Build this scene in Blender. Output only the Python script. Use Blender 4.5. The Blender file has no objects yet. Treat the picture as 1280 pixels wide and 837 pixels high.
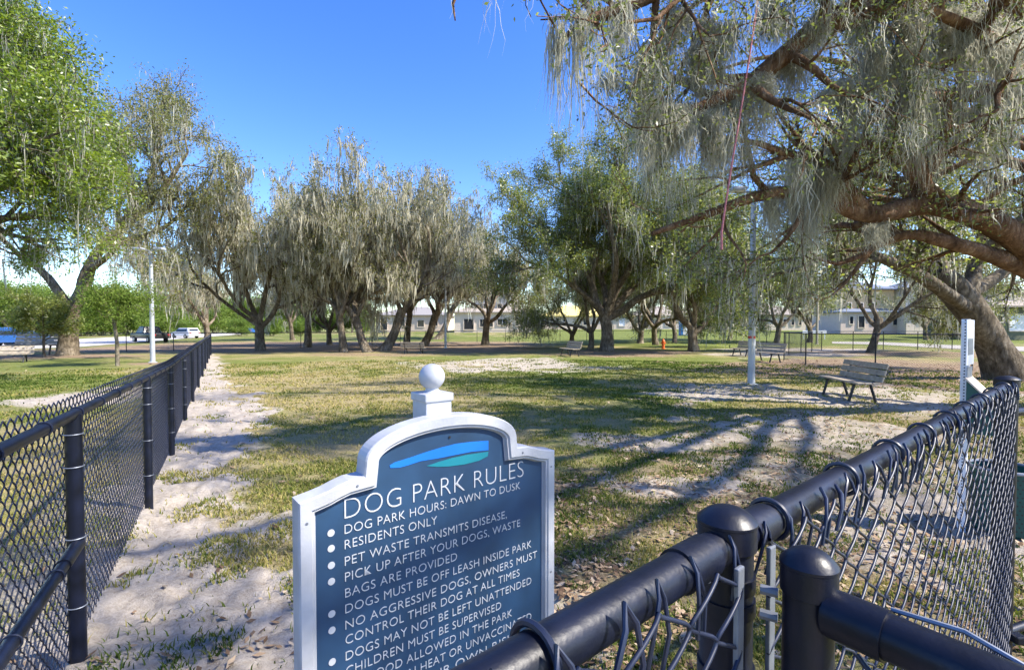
import bpy, bmesh, math, random
import numpy as np
from mathutils import Vector, Matrix, Quaternion

# ------------------------------------------------------------------ camera, sky, sun, exposure
S = bpy.context.scene
COL = S.collection
F = 620.0                      # focal length in pixels of the 1280 px wide frame
PITCH = math.radians(1.5)
EYE = 1.70
CY = 409.0 + F * math.tan(PITCH)
cam_d = bpy.data.cameras.new("camera")
cam_d.sensor_width = 36.0
cam_d.lens = 36.0 * F / 1280.0
cam_d.shift_y = (CY - 418.5) / 1280.0
cam_d.clip_start = 0.05
cam_d.clip_end = 3000
cam = bpy.data.objects.new("camera", cam_d)
COL.objects.link(cam)
cam.location = (0, 0, EYE)
cam.rotation_euler = (math.pi / 2 - PITCH, 0, 0)
S.camera = cam

SUN_EL = math.radians(45)
SUN_H = Vector((0.95, -0.24)).normalized()     # horizontal direction towards the sun
W = bpy.data.worlds.new("World")
S.world = W
W.use_nodes = True
wn = W.node_tree.nodes
wl = W.node_tree.links
bg = wn["Background"]
sky = wn.new("ShaderNodeTexSky")
sky.sky_type = 'NISHITA'
sky.sun_disc = False
sky.sun_elevation = SUN_EL
sky.sun_rotation = math.atan2(SUN_H.x, SUN_H.y)
sky.air_density = 1.0
sky.dust_density = 0.3
sky.ozone_density = 2.5
shs = wn.new("ShaderNodeHueSaturation")
shs.inputs["Saturation"].default_value = 1.32
shs.inputs["Hue"].default_value = 0.518
shs.inputs["Value"].default_value = 0.73
wl.new(sky.outputs[0], shs.inputs["Color"])
wl.new(shs.outputs[0], bg.inputs[0])
bg.inputs[1].default_value = 0.15
sun_d = bpy.data.lights.new("sun", 'SUN')
sun_d.energy = 3.3
sun_d.angle = math.radians(0.7)
sun_d.color = (1.0, 0.93, 0.82)
sun = bpy.data.objects.new("sun", sun_d)
COL.objects.link(sun)
sdir = Vector((SUN_H.x * math.cos(SUN_EL), SUN_H.y * math.cos(SUN_EL), math.sin(SUN_EL)))
sun.rotation_euler = sdir.to_track_quat('Z', 'Y').to_euler()
sun.location = (30, 25, 40)
S.view_settings.view_transform = 'Standard'
S.view_settings.look = 'None'
S.view_settings.gamma = 1.0
S.view_settings.use_curve_mapping = False
S.view_settings.exposure = 1.7
S.render.engine = 'CYCLES'
S.cycles.max_bounces = 6
S.cycles.diffuse_bounces = 4
S.cycles.glossy_bounces = 2
S.cycles.transmission_bounces = 3
S.cycles.use_adaptive_sampling = True
S.cycles.adaptive_threshold = 0.02
S.cycles.use_denoising = True
S.cycles.sample_clamp_indirect = 6.0
S.cycles.caustics_reflective = False
S.cycles.caustics_refractive = False

# ------------------------------------------------------------------ small maths
RNG = np.random.default_rng(7)
_LAT = np.random.default_rng(3).random((256, 256))

def vnoise(x, y):
    x = np.asarray(x, float); y = np.asarray(y, float)
    xi = np.floor(x).astype(int); yi = np.floor(y).astype(int)
    fx = x - xi; fy = y - yi
    fx = fx * fx * (3 - 2 * fx); fy = fy * fy * (3 - 2 * fy)
    a = _LAT[xi & 255, yi & 255]; b = _LAT[(xi + 1) & 255, yi & 255]
    c = _LAT[xi & 255, (yi + 1) & 255]; d = _LAT[(xi + 1) & 255, (yi + 1) & 255]
    return (a * (1 - fx) + b * fx) * (1 - fy) + (c * (1 - fx) + d * fx) * fy

def fbm(x, y, o=4):
    s = 0; a = 0.5; t = 0
    for k in range(o):
        s = s + a * vnoise(x * 2 ** k + 17 * k, y * 2 ** k + 31 * k); t += a; a *= 0.5
    return s / t

def sst(a, b, x):
    t = np.clip((np.asarray(x, float) - a) / (b - a), 0, 1)
    return t * t * (3 - 2 * t)

def zg(x, y):
    """ground height: the gate stands on a slight rise, the far lots are raised a little"""
    near = 0.17 * np.clip(1 - np.asarray(y, float) / 6.5, 0, 1) ** 1.0
    near = np.minimum(near, 0.19)
    far = 1.25 * sst(55, 120, y) * sst(-50, -8, x)
    return near + far

def ray(px, py):
    u = (px - 640) / F; v = (CY - py) / F
    return Vector((u, math.cos(PITCH) + v * math.sin(PITCH), -math.sin(PITCH) + v * math.cos(PITCH)))

def at(px, py, Y):
    """point at depth Y seen at that place of the photograph"""
    r = ray(px, py)
    return Vector((0, 0, EYE)) + r * (Y / r.y)

def ground(px, py):
    r = ray(px, py); t = 5.0
    z = 0.0
    for _ in range(40):
        t = (z - EYE) / r.z if r.z < -1e-4 else 400
        t = min(t, 400)
        z = float(zg(r.x * t, r.y * t))
    return Vector((r.x * t, r.y * t, z))

# ------------------------------------------------------------------ materials
def new_mat(name):
    m = bpy.data.materials.new(name)
    m.use_nodes = True
    nt = m.node_tree
    return m, nt.nodes, nt.links, nt.nodes["Principled BSDF"]

def ramp(N, stops):
    r = N.new("ShaderNodeValToRGB")
    e = r.color_ramp.elements
    e[0].position, e[0].color = stops[0][0], (*stops[0][1], 1)
    e[1].position, e[1].color = stops[-1][0], (*stops[-1][1], 1)
    for p, c in stops[1:-1]:
        k = e.new(p); k.color = (*c, 1)
    return r

def plain(name, col, rough=0.6, metal=0.0, var=0.12, scale=6.0, bump=0.0, bscale=60.0, spec=0.5):
    """paint, metal, plastic: base colour with slight grime variation and optional bump"""
    m, N, L, B = new_mat(name)
    tc = N.new("ShaderNodeTexCoord")
    n = N.new("ShaderNodeTexNoise"); n.inputs["Scale"].default_value = scale; n.inputs["Detail"].default_value = 5
    L.new(tc.outputs["Object"], n.inputs["Vector"])
    r = ramp(N, [(0.3, tuple(c * (1 - var) for c in col)), (0.7, tuple(min(1, c * (1 + var)) for c in col))])
    L.new(n.outputs["Fac"], r.inputs["Fac"]); L.new(r.outputs["Color"], B.inputs["Base Color"])
    B.inputs["Roughness"].default_value = rough
    B.inputs["Metallic"].default_value = metal
    B.inputs["Specular IOR Level"].default_value = spec
    if bump:
        n2 = N.new("ShaderNodeTexNoise"); n2.inputs["Scale"].default_value = bscale; n2.inputs["Detail"].default_value = 6
        L.new(tc.outputs["Object"], n2.inputs["Vector"])
        b = N.new("ShaderNodeBump"); b.inputs["Strength"].default_value = bump; b.inputs["Distance"].default_value = 0.02
        L.new(n2.outputs["Fac"], b.inputs["Height"]); L.new(b.outputs["Normal"], B.inputs["Normal"])
    return m

def leafy(name, stops, trans=0.4, rough=0.55, gloss=0.0):
    """leaf or moss: colour by a per-leaf random number, light passes through"""
    m, N, L, B = new_mat(name)
    a = N.new("ShaderNodeAttribute"); a.attribute_name = "rnd"
    r = ramp(N, stops)
    L.new(a.outputs["Fac"], r.inputs["Fac"])
    t = N.new("ShaderNodeBsdfTranslucent")
    hs = N.new("ShaderNodeHueSaturation"); hs.inputs["Saturation"].default_value = 1.1; hs.inputs["Value"].default_value = 1.25
    L.new(r.outputs["Color"], hs.inputs["Color"]); L.new(hs.outputs["Color"], t.inputs["Color"])
    d = N.new("ShaderNodeBsdfDiffuse")
    L.new(r.outputs["Color"], d.inputs["Color"])
    mx = N.new("ShaderNodeMixShader"); mx.inputs[0].default_value = trans
    L.new(d.outputs[0], mx.inputs[1]); L.new(t.outputs[0], mx.inputs[2])
    out = mx
    if gloss:
        g = N.new("ShaderNodeBsdfGlossy"); g.inputs["Roughness"].default_value = 0.4
        m2 = N.new("ShaderNodeMixShader"); m2.inputs[0].default_value = gloss
        L.new(mx.outputs[0], m2.inputs[1]); L.new(g.outputs[0], m2.inputs[2]); out = m2
    L.new(out.outputs[0], N["Material Output"].inputs["Surface"])
    N.remove(B)
    return m

def bark_mat(name, c1, c2, c3):
    m, N, L, B = new_mat(name)
    tc = N.new("ShaderNodeTexCoord")
    mp = N.new("ShaderNodeMapping"); mp.inputs["Scale"].default_value = (1, 1, 0.35)
    L.new(tc.outputs["Object"], mp.inputs["Vector"])
    v = N.new("ShaderNodeTexVoronoi"); v.feature = 'DISTANCE_TO_EDGE'; v.inputs["Scale"].default_value = 16
    n = N.new("ShaderNodeTexNoise"); n.inputs["Scale"].default_value = 9; n.inputs["Detail"].default_value = 8; n.inputs["Roughness"].default_value = 0.7
    n2 = N.new("ShaderNodeTexNoise"); n2.inputs["Scale"].default_value = 1.6; n2.inputs["Detail"].default_value = 4
    L.new(tc.outputs["Object"], n2.inputs["Vector"])
    wrp = N.new("ShaderNodeVectorMath"); wrp.operation = 'MULTIPLY_ADD'
    L.new(mp.outputs[0], n.inputs["Vector"])
    L.new(n.outputs["Color"], wrp.inputs[0]); wrp.inputs[1].default_value = (0.18,) * 3; L.new(mp.outputs[0], wrp.inputs[2])
    L.new(wrp.outputs[0], v.inputs["Vector"])
    r = ramp(N, [(0.3, c1), (0.5, c2), (0.72, c3)])
    L.new(n.outputs["Fac"], r.inputs["Fac"])
    r2 = ramp(N, [(0.42, (0.7, 0.68, 0.62)), (0.62, (1.25, 1.25, 1.2))])
    L.new(n2.outputs["Fac"], r2.inputs["Fac"])
    mul = N.new("ShaderNodeMix"); mul.data_type = 'RGBA'; mul.blend_type = 'MULTIPLY'; mul.inputs[0].default_value = 1
    L.new(r.outputs[0], mul.inputs[6]); L.new(r2.outputs[0], mul.inputs[7])
    L.new(mul.outputs[2], B.inputs["Base Color"])
    B.inputs["Roughness"].default_value = 0.95
    B.inputs["Specular IOR Level"].default_value = 0.15
    ad = N.new("ShaderNodeMath"); ad.operation = 'MULTIPLY_ADD'
    mr = N.new("ShaderNodeMath"); mr.operation = 'MINIMUM'; mr.inputs[1].default_value = 0.25
    L.new(v.outputs["Distance"], mr.inputs[0])
    L.new(mr.outputs[0], ad.inputs[0]); ad.inputs[1].default_value = 2.2; L.new(n.outputs["Fac"], ad.inputs[2])
    b = N.new("ShaderNodeBump"); b.inputs["Strength"].default_value = 0.9; b.inputs["Distance"].default_value = 0.05
    L.new(ad.outputs[0], b.inputs["Height"]); L.new(b.outputs[0], B.inputs["Normal"])
    return m

M = {}
M['bark'] = bark_mat("oak_bark", (0.06, 0.048, 0.036), (0.2, 0.165, 0.125), (0.42, 0.365, 0.295))
M['bark_red'] = bark_mat("oak_bark_brown", (0.1, 0.055, 0.033), (0.27, 0.155, 0.095), (0.44, 0.32, 0.225))
M['bark_pale'] = bark_mat("pale_bark", (0.14, 0.12, 0.095), (0.27, 0.24, 0.19), (0.4, 0.36, 0.3))
M['leaf_oak'] = leafy("oak_leaf", [(0, (0.08, 0.105, 0.025)), (0.45, (0.185, 0.225, 0.05)), (0.8, (0.31, 0.345, 0.08)), (1, (0.4, 0.39, 0.13))], 0.5, gloss=0.06)
M['leaf_near'] = leafy("near_oak_leaf", [(0, (0.07, 0.09, 0.028)), (0.5, (0.165, 0.2, 0.055)), (0.85, (0.28, 0.32, 0.09)), (1, (0.36, 0.36, 0.13))], 0.5, gloss=0.05)
M['leaf_olive'] = leafy("olive_oak_leaf", [(0, (0.1, 0.115, 0.04)), (0.5, (0.21, 0.22, 0.08)), (1, (0.35, 0.34, 0.14))], 0.5)
M['leaf_bright'] = leafy("bright_leaf", [(0, (0.05, 0.075, 0.015)), (0.3, (0.13, 0.185, 0.03)), (0.65, (0.22, 0.3, 0.04)), (1, (0.4, 0.45, 0.085))], 0.5, gloss=0.05)
M['leaf_far'] = leafy("far_leaf", [(0, (0.08, 0.13, 0.03)), (0.5, (0.17, 0.25, 0.055)), (1, (0.32, 0.38, 0.11))], 0.5)
M['moss'] = leafy("spanish_moss", [(0, (0.22, 0.212, 0.17)), (0.5, (0.45, 0.44, 0.36)), (1, (0.68, 0.665, 0.56))], 0.5)
M['moss_pale'] = leafy("pale_spanish_moss", [(0, (0.26, 0.25, 0.175)), (0.5, (0.48, 0.455, 0.345)), (1, (0.68, 0.65, 0.52))], 0.5)
M['grass'] = leafy("grass_blade", [(0, (0.055, 0.09, 0.02)), (0.35, (0.13, 0.17, 0.035)), (0.6, (0.3, 0.27, 0.085)), (1, (0.48, 0.39, 0.18))], 0.3)
M['litter'] = leafy("fallen_leaf", [(0, (0.1, 0.065, 0.045)), (0.4, (0.23, 0.155, 0.095)), (0.75, (0.38, 0.27, 0.17)), (1, (0.52, 0.42, 0.3))], 0.15)
M['black'] = plain("black_vinyl", (0.005, 0.007, 0.017), 0.4, 0, 0.6, 14, 0.05, 130, 0.4)
M['black_wire'] = plain("black_wire", (0.015, 0.021, 0.045), 0.42, 0, 0.3, 20)
M['sign_white'] = plain("weathered_shaded_white", (0.44, 0.45, 0.475), 0.45, 0, 0.16, 9, 0.05, 90)  # grimy white paint, greyed and blued to carry the sign's shade
M['galv'] = plain("dull_steel", (0.2, 0.22, 0.26), 0.5, 0.4, 0.2, 20)
M['white'] = plain("white_paint", (0.78, 0.78, 0.8), 0.4, 0, 0.05, 5)
M['navy'] = plain("navy_sign_face", (0.016, 0.052, 0.115), 0.5, 0, 0.3, 5)
M['letter'] = plain("white_lettering", (0.5, 0.52, 0.55), 0.5, 0, 0.02, 5)  # white, dimmed in colour so the sign looks shaded
M['azure'] = plain("azure_paint", (0.008, 0.16, 0.62), 0.45, 0, 0.03)
M['teal'] = plain("teal_paint", (0.008, 0.2, 0.26), 0.45, 0, 0.03)
M['green_metal'] = plain("dark_green_metal", (0.008, 0.07, 0.06), 0.4, 0, 0.12)
M['pole'] = plain("grey_pole_paint", (0.42, 0.45, 0.49), 0.45, 0.2, 0.1, 3)
M['pole_tan'] = plain("tan_pole_paint", (0.42, 0.36, 0.27), 0.6, 0, 0.1, 3)
M['slat'] = plain("weathered_slat", (0.36, 0.305, 0.235), 0.8, 0, 0.25, 9, 0.2, 80)
M['dark_metal'] = plain("dark_metal_leg", (0.015, 0.015, 0.017), 0.5, 0, 0.2)
M['orange'] = plain("orange_paint", (0.75, 0.14, 0.02), 0.5, 0, 0.1)
M['rope'] = plain("faded_red_rope", (0.42, 0.15, 0.16), 0.85, 0, 0.25, 40, 0.4, 150)
M['glass'] = plain("dark_glass", (0.02, 0.028, 0.04), 0.08, 0, 0.1)
M['tyre'] = plain("tyre_rubber", (0.012, 0.012, 0.012), 0.8)
M['rim'] = plain("wheel_metal", (0.4, 0.41, 0.43), 0.35, 0.7)
M['car_blue'] = plain("blue_car_paint", (0.03, 0.11, 0.34), 0.22, 0.25, 0.05)
M['car_navy'] = plain("steel_blue_car_paint", (0.04, 0.085, 0.2), 0.22, 0.25, 0.05)
M['car_dark'] = plain("charcoal_car_paint", (0.03, 0.032, 0.036), 0.25, 0.25, 0.05)
M['car_white'] = plain("white_car_paint", (0.72, 0.73, 0.74), 0.25, 0, 0.03)
M['red'] = plain("red_lens", (0.5, 0.015, 0.015), 0.3)
M['stucco'] = plain("cream_stucco", (0.66, 0.54, 0.42), 0.9, 0, 0.05, 2, 0.2, 50)
M['stucco_white'] = plain("white_stucco", (0.7, 0.6, 0.49), 0.9, 0, 0.05, 2, 0.2, 50)
M['stucco_pink'] = plain("pinkish_stucco", (0.66, 0.53, 0.44), 0.9, 0, 0.05, 2, 0.2, 50)
M['olive_wall'] = plain("olive_wall", (0.16, 0.16, 0.1), 0.9, 0, 0.08, 2)
M['sheathing'] = plain("bare_plywood", (0.7, 0.48, 0.25), 0.85, 0, 0.14, 3)
M['roof_yellow'] = plain("yellow_roof_underlay", (0.75, 0.62, 0.22), 0.85, 0, 0.08, 2)
M['roof_grey'] = plain("grey_shingle", (0.27, 0.25, 0.235), 0.9, 0, 0.15, 9)
M['roof_blue'] = plain("slate_blue_shingle", (0.16, 0.19, 0.245), 0.9, 0, 0.15, 9)
M['roof_pale'] = plain("pale_shingle", (0.33, 0.285, 0.24), 0.9, 0, 0.12, 9)
M['bin_blue'] = plain("blue_plastic", (0.02, 0.2, 0.55), 0.5)

# ------------------------------------------------------------------ mesh helpers
def np_mesh(name, V, Q, mat, rnd=None, smooth=False):
    """mesh from a vertex array and an (n,4) or (n,3) face array, quickly"""
    V = np.ascontiguousarray(V, np.float32); Q = np.ascontiguousarray(Q, np.int32)
    me = bpy.data.meshes.new(name)
    k = Q.shape[1]
    me.vertices.add(len(V)); me.vertices.foreach_set("co", V.ravel())
    me.loops.add(Q.size); me.loops.foreach_set("vertex_index", Q.ravel())
    me.polygons.add(len(Q)); me.polygons.foreach_set("loop_start", np.arange(0, Q.size, k, dtype=np.int32))
    if smooth:
        me.polygons.foreach_set("use_smooth", np.ones(len(Q), bool))
    me.update(calc_edges=True)
    if rnd is not None:
        a = me.attributes.new("rnd", 'FLOAT', 'POINT')
        a.data.foreach_set("value", np.ascontiguousarray(rnd, np.float32))
    me.materials.append(mat)
    return me

def link(name, me, parent=None):
    o = bpy.data.objects.new(name, me)
    COL.objects.link(o)
    if parent: o.parent = parent
    return o

def thing(name, label, cat, loc=(0, 0, 0), rz=0.0, group=None):
    o = bpy.data.objects.new(name, None)
    o.empty_display_size = 0.2
    COL.objects.link(o)
    o.location = loc; o.rotation_euler = (0, 0, rz)
    o['label'] = label; o['category'] = cat
    if group: o['group'] = group
    return o

def tag(o, label, cat, group=None):
    o['label'] = label; o['category'] = cat
    if group: o['group'] = group
    return o

def copy_tree(root, loc, rz=0.0, sc=1.0, label=None, group=None):
    r = root.copy(); COL.objects.link(r)
    r.location = loc; r.rotation_euler = (0, 0, rz); r.scale = (sc,) * 3
    if label: r['label'] = label
    if group: r['group'] = group
    for ch in list(root.children):
        c = ch.copy(); COL.objects.link(c); c.parent = r
        for g in list(ch.children):
            d = g.copy(); COL.objects.link(d); d.parent = c
    return r

class MB:
    """collects simple shapes into one mesh"""
    def __init__(s): s.V = []; s.Fc = []
    def add(s, V, Fc):
        o = len(s.V); s.V += [tuple(v) for v in V]; s.Fc += [tuple(i + o for i in f) for f in Fc]; return s
    def box(s, c, d, rot=None):
        c = Vector(c); h = Vector(d) / 2
        V = []
        for x in (-1, 1):
            for y in (-1, 1):
                for z in (-1, 1):
                    v = Vector((x * h.x, y * h.y, z * h.z))
                    if rot is not None: v = rot @ v
                    V.append(c + v)
        return s.add(V, [(0, 1, 3, 2), (4, 6, 7, 5), (0, 4, 5, 1), (2, 3, 7, 6), (0, 2, 6, 4), (1, 5, 7, 3)])
    def tube(s, pts, r, n=10, caps=True):
        pts = [Vector(p) for p in pts]
        rr = r if isinstance(r, (list, tuple)) else [r] * len(pts)
        T0 = (pts[1] - pts[0]).normalized()
        up = Vector((0, 0, 1)) if abs(T0.z) < 0.9 else Vector((1, 0, 0))
        nx = T0.cross(up).normalized()
        V = []; Fc = []
        for i, p in enumerate(pts):
            T = (pts[min(i + 1, len(pts) - 1)] - pts[max(i - 1, 0)]).normalized()
            nx = (nx - T * nx.dot(T)).normalized(); ny = T.cross(nx)
            for k in range(n):
                a = 2 * math.pi * k / n
                V.append(p + (nx * math.cos(a) + ny * math.sin(a)) * rr[i])
        for i in range(len(pts) - 1):
            for k in range(n):
                a = i * n + k; b = i * n + (k + 1) % n
                Fc.append((a, b, b + n, a + n))
        if caps:
            Fc.append(tuple(range(n))[::-1]); Fc.append(tuple((len(pts) - 1) * n + k for k in range(n)))
        return s.add(V, Fc)
    def lathe(s, c, prof, n=20):
        """profile of (radius, height) turned round the vertical through c"""
        c = Vector(c); V = []; Fc = []
        for r, z in prof:
            for k in range(n):
                a = 2 * math.pi * k / n
                V.append(c + Vector((max(r, 1e-4) * math.cos(a), max(r, 1e-4) * math.sin(a), z)))
        for i in range(len(prof) - 1):
            for k in range(n):
                a = i * n + k; b = i * n + (k + 1) % n
                Fc.append((a, b, b + n, a + n))
        Fc.append(tuple(range(n))[::-1]); Fc.append(tuple((len(prof) - 1) * n + k for k in range(n)))
        return s.add(V, Fc)
    def ring(s, c, axis, R, r, n=18, m=6):
        c = Vector(c); ax = Vector(axis).normalized()
        q = Vector((0, 0, 1)).rotation_difference(ax)
        V = []; Fc = []
        for i in range(n):
            a = 2 * math.pi * i / n
            for k in range(m):
                b = 2 * math.pi * k / m
                V.append(c + q @ Vector(((R + r * math.cos(b)) * math.cos(a), (R + r * math.cos(b)) * math.sin(a), r * math.sin(b))))
        for i in range(n):
            for k in range(m):
                Fc.append((i * m + k, ((i + 1) % n) * m + k, ((i + 1) % n) * m + (k + 1) % m, i * m + (k + 1) % m))
        return s.add(V, Fc)
    def poly(s, pts, front, thick):
        """outline in the x,z plane extruded along +y"""
        n = len(pts)
        V = [(x, front, z) for x, z in pts] + [(x, front + thick, z) for x, z in pts]
        Fc = [tuple(range(n)), tuple(range(2 * n - 1, n - 1, -1))]
        for i in range(n):
            j = (i + 1) % n
            Fc.append((i, i + n, j + n, j))
        return s.add(V, Fc)
    def mesh(s, name, mat, smooth=False, bevel=0.0, seg=2, sharp=0.7):
        me = bpy.data.meshes.new(name)
        me.from_pydata(s.V, [], s.Fc)
        bm = bmesh.new(); bm.from_mesh(me)
        bmesh.ops.recalc_face_normals(bm, faces=bm.faces)
        if bevel:
            es = [e for e in bm.edges if len(e.link_faces) == 2 and e.calc_face_angle(0) > 0.5]
            bmesh.ops.bevel(bm, geom=es, offset=bevel, segments=seg, affect='EDGES', profile=0.6)
        if smooth:
            for f in bm.faces: f.smooth = True
            for e in bm.edges:
                if len(e.link_faces) == 2 and e.calc_face_angle(0) > sharp: e.smooth = False
        bm.to_mesh(me); bm.free()
        me.materials.append(mat)
        return me
    def build(s, name, mat, parent=None, smooth=False, bevel=0.0, seg=2):
        return link(name, s.mesh(name, mat, smooth, bevel, seg), parent)

# ------------------------------------------------------------------ ground
def fence_x(y):
    return -0.69 - 0.585 * y

def build_ground():
    th = np.concatenate([np.linspace(-math.pi, -1.15, 60, endpoint=False), np.linspace(-1.15, 1.15, 620, endpoint=False), np.linspace(1.15, math.pi, 60, endpoint=False)])
    r = np.concatenate([[0.0], np.geomspace(0.35, 60, 420), np.geomspace(62, 1500, 60)])
    R, T = np.meshgrid(r, th, indexing='ij')
    X = R * np.sin(T); Y = R * np.cos(T)
    Z = zg(X, Y)
    n1 = fbm(X * 0.55, Y * 0.55, 4); n2 = fbm(X * 2.3 + 40, Y * 2.3, 4); n0 = fbm(X * 0.13 + 9, Y * 0.13 + 5, 4)
    sand = np.zeros_like(X); litter = np.zeros_like(X); green = 0.35 + 0.9 * (n0 - 0.5)
    def ell(px, py, cx, cy, w, h, ang=0.0):
        c, s = math.cos(ang), math.sin(ang)
        u = ((px - cx) * c + (py - cy) * s) / w; v = (-(px - cx) * s + (py - cy) * c) / h
        return 1 - np.sqrt(u * u + v * v)
    # worn strip along the fence
    d = (X - fence_x(Y)) * 0.863
    wd = np.interp(Y, [0, 2.0, 3.0, 4.5, 6.5, 8.5, 11, 15, 20, 26, 33], [1.6, 1.35, 1.15, 0.95, 0.8, 1.15, 1.35, 0.85, 0.7, 0.4, 0.2])
    strip = sst(-0.5, 0.0, d) * sst(0.45, -0.45, (d - wd) / (0.35 + 0.25 * wd) - 2.4 * (n2 - 0.5) - 1.2 * (n1 - 0.5)) * sst(36, 28, Y)
    sand = np.maximum(sand, strip)
    back = sst(-1.5, -0.2, d) * sst(0.15, -0.1, d) * sst(9, 5, Y)
    sand = np.maximum(sand, 0.75 * back * sst(0.35, 0.55, n1))
    def patch(cx, cy, w, h, ang=0.0, k=1.0):
        nonlocal sand
        e = ell(X, Y, cx, cy, w, h, ang) + 1.5 * (n1 - 0.5) + 0.6 * (n2 - 0.5)
        sand = np.maximum(sand, k * sst(-0.1, 0.45, e))
    patch(-0.2, 22.5, 4.3, 4.5, 0, 0.78)                # bare path behind the sign
    patch(3.2, 20.5, 2.6, 2.2, 0, 0.55)
    patch(-10.3, 12.2, 1.5, 2.2, 0, 0.9)       # bare spot beyond the fence
    patch(8.2, 11.6, 4.3, 3.2, 0, 0.8)        # round the bench
    patch(4.5, 8.4, 2.4, 1.7, 0, 0.7)
    patch(6.0, 14.2, 3.2, 1.2, 0, 0.7)
    patch(3.6, 3.4, 2.4, 1.6, 0, 0.75)         # by the corner of the fence
    patch(4.6, 5.6, 2.2, 1.2, 0, 0.55)
    patch(1.7, 5.2, 0.9, 0.5, 0, 0.7)
    patch(2.0, 7.4, 1.2, 0.6, 0, 0.7)
    patch(-1.0, 1.2, 2.2, 1.8, 0, 0.9)
    patch(16.0, 31.0, 6.0, 4.0, 0, 0.7)
    patch(22.0, 38.0, 6.0, 3.0, 0, 0.9)
    # leaf litter under the oaks
    litter = np.maximum(litter, sst(30, 37, Y + 5 * (n1 - 0.5)) * sst(66, 52, Y) * sst(8, -2, X) * sst(-40, -32, X) * 0.95)
    for (cx, cy, w, h, k) in [(7.5, 33, 7, 5, 0.8), (15, 19, 9, 7, 0.95), (2.6, 4.0, 3.6, 3.0, 0.62), (7, 7.5, 6, 5, 0.6), (-9, 31, 6, 3, 0.7), (-28, 29, 6, 3, 0.9),
                              (24, 33, 9, 6, 0.8), (-16.5, 23.3, 1.6, 1.0, 0.9), (18, 24, 5, 5, 0.8)]:
        e = ell(X, Y, cx, cy, w, h) + 1.3 * (n1 - 0.5) + 0.5 * (n2 - 0.5)
        litter = np.maximum(litter, k * sst(-0.1, 0.5, e))
    green = green + 0.26 + 0.9 * (n1 - 0.5) + 0.4 * (n2 - 0.5) - 0.14 * sst(-0.5, 2, X) * sst(16, 9, Y)
    green = green + 0.5 * sst(38, 60, Y) * sst(0, 10, X)
    green = green - 0.25 * sst(12, 9, np.abs(Y - 13)) * sst(6, 2, np.abs(X + 4))
    Zd = (n2 - 0.5) * (0.045 + 0.05 * sand) + (fbm(X * 7, Y * 7, 3) - 0.5) * (0.02 + 0.085 * sand)
    Z = Z + Zd * sst(60, 15, R)
    nr, nt = X.shape
    i, j = np.meshgrid(np.arange(nr - 1), np.arange(nt), indexing='ij')
    j2 = (j + 1) % nt
    Q = np.stack([i * nt + j, i * nt + j2, (i + 1) * nt + j2, (i + 1) * nt + j], -1).reshape(-1, 4)
    m, N, L, B = new_mat("park_ground")
    me = np_mesh("ground", np.stack([X, Y, Z], -1).reshape(-1, 3), Q[:, ::-1], m, None, True)
    for nm, arr in (("sand", sand), ("litter", litter), ("green", np.clip(green, 0, 1))):
        a = me.attributes.new(nm, 'FLOAT', 'POINT'); a.data.foreach_set("value", arr.ravel().astype(np.float32))
    tc = N.new("ShaderNodeTexCoord")
    def noise(sc, det=6, rough=0.6):
        n = N.new("ShaderNodeTexNoise"); n.inputs["Scale"].default_value = sc; n.inputs["Detail"].default_value = det; n.inputs["Roughness"].default_value = rough
        L.new(tc.outputs["Object"], n.inputs["Vector"]); return n
    def attr(nm):
        a = N.new("ShaderNodeAttribute"); a.attribute_name = nm; return a
    def math_(op, a, b, c=None):
        k = N.new("ShaderNodeMath"); k.operation = op
        for s, v in zip(k.inputs, (a, b, c)):
            if v is None: continue
            if isinstance(v, (int, float)): s.default_value = v
            else: L.new(v, s)
        return k.outputs[0]
    def mixc(f, a, b):
        k = N.new("ShaderNodeMix"); k.data_type = 'RGBA'
        L.new(f, k.inputs[0]); L.new(a, k.inputs[6]); L.new(b, k.inputs[7]); return k.outputs[2]
    def mask(nm, nz, lo, hi, amp):
        v = math_('MULTIPLY_ADD', nz.outputs["Fac"], amp, math_('ADD', attr(nm).outputs["Fac"], -0.5 * amp))
        k = N.new("ShaderNodeMapRange"); k.inputs[1].default_value = lo; k.inputs[2].default_value = hi
        L.new(v, k.inputs[0]); return k.outputs[0]
    fine = noise(38, 6, 0.7); mid = noise(7, 6, 0.65); big = noise(1.1, 5); mid2 = noise(3.2, 9, 0.75); vf = noise(140, 4, 0.7)
    dry = ramp(N, [(0.3, (0.13, 0.1, 0.04)), (0.5, (0.31, 0.255, 0.125)), (0.7, (0.46, 0.385, 0.215))])
    grn = ramp(N, [(0.3, (0.055, 0.08, 0.02)), (0.5, (0.14, 0.17, 0.04)), (0.72, (0.27, 0.275, 0.08))])
    snd = ramp(N, [(0.28, (0.15, 0.12, 0.09)), (0.42, (0.36, 0.31, 0.25)), (0.62, (0.54, 0.48, 0.41))])
    lit = ramp(N, [(0.3, (0.085, 0.058, 0.038)), (0.48, (0.24, 0.17, 0.11)), (0.68, (0.44, 0.34, 0.23))])
    for r_ in (dry, grn, lit): L.new(fine.outputs["Fac"], r_.inputs["Fac"])
    sm = math_('ADD', math_('MULTIPLY', fine.outputs["Fac"], 0.5), math_('MULTIPLY', mid.outputs["Fac"], 0.5))
    L.new(sm, snd.inputs["Fac"])
    c = mixc(mask("green", mid, 0.25, 0.75, 1.1), dry.outputs[0], grn.outputs[0])
    c = mixc(mask("litter", mid, 0.3, 0.8, 1.1), c, lit.outputs[0])
    c = mixc(mask("sand", mid2, 0.28, 0.85, 1.5), c, snd.outputs[0])
    L.new(c, B.inputs["Base Color"])
    B.inputs["Roughness"].default_value = 0.95; B.inputs["Specular IOR Level"].default_value = 0.1
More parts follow.
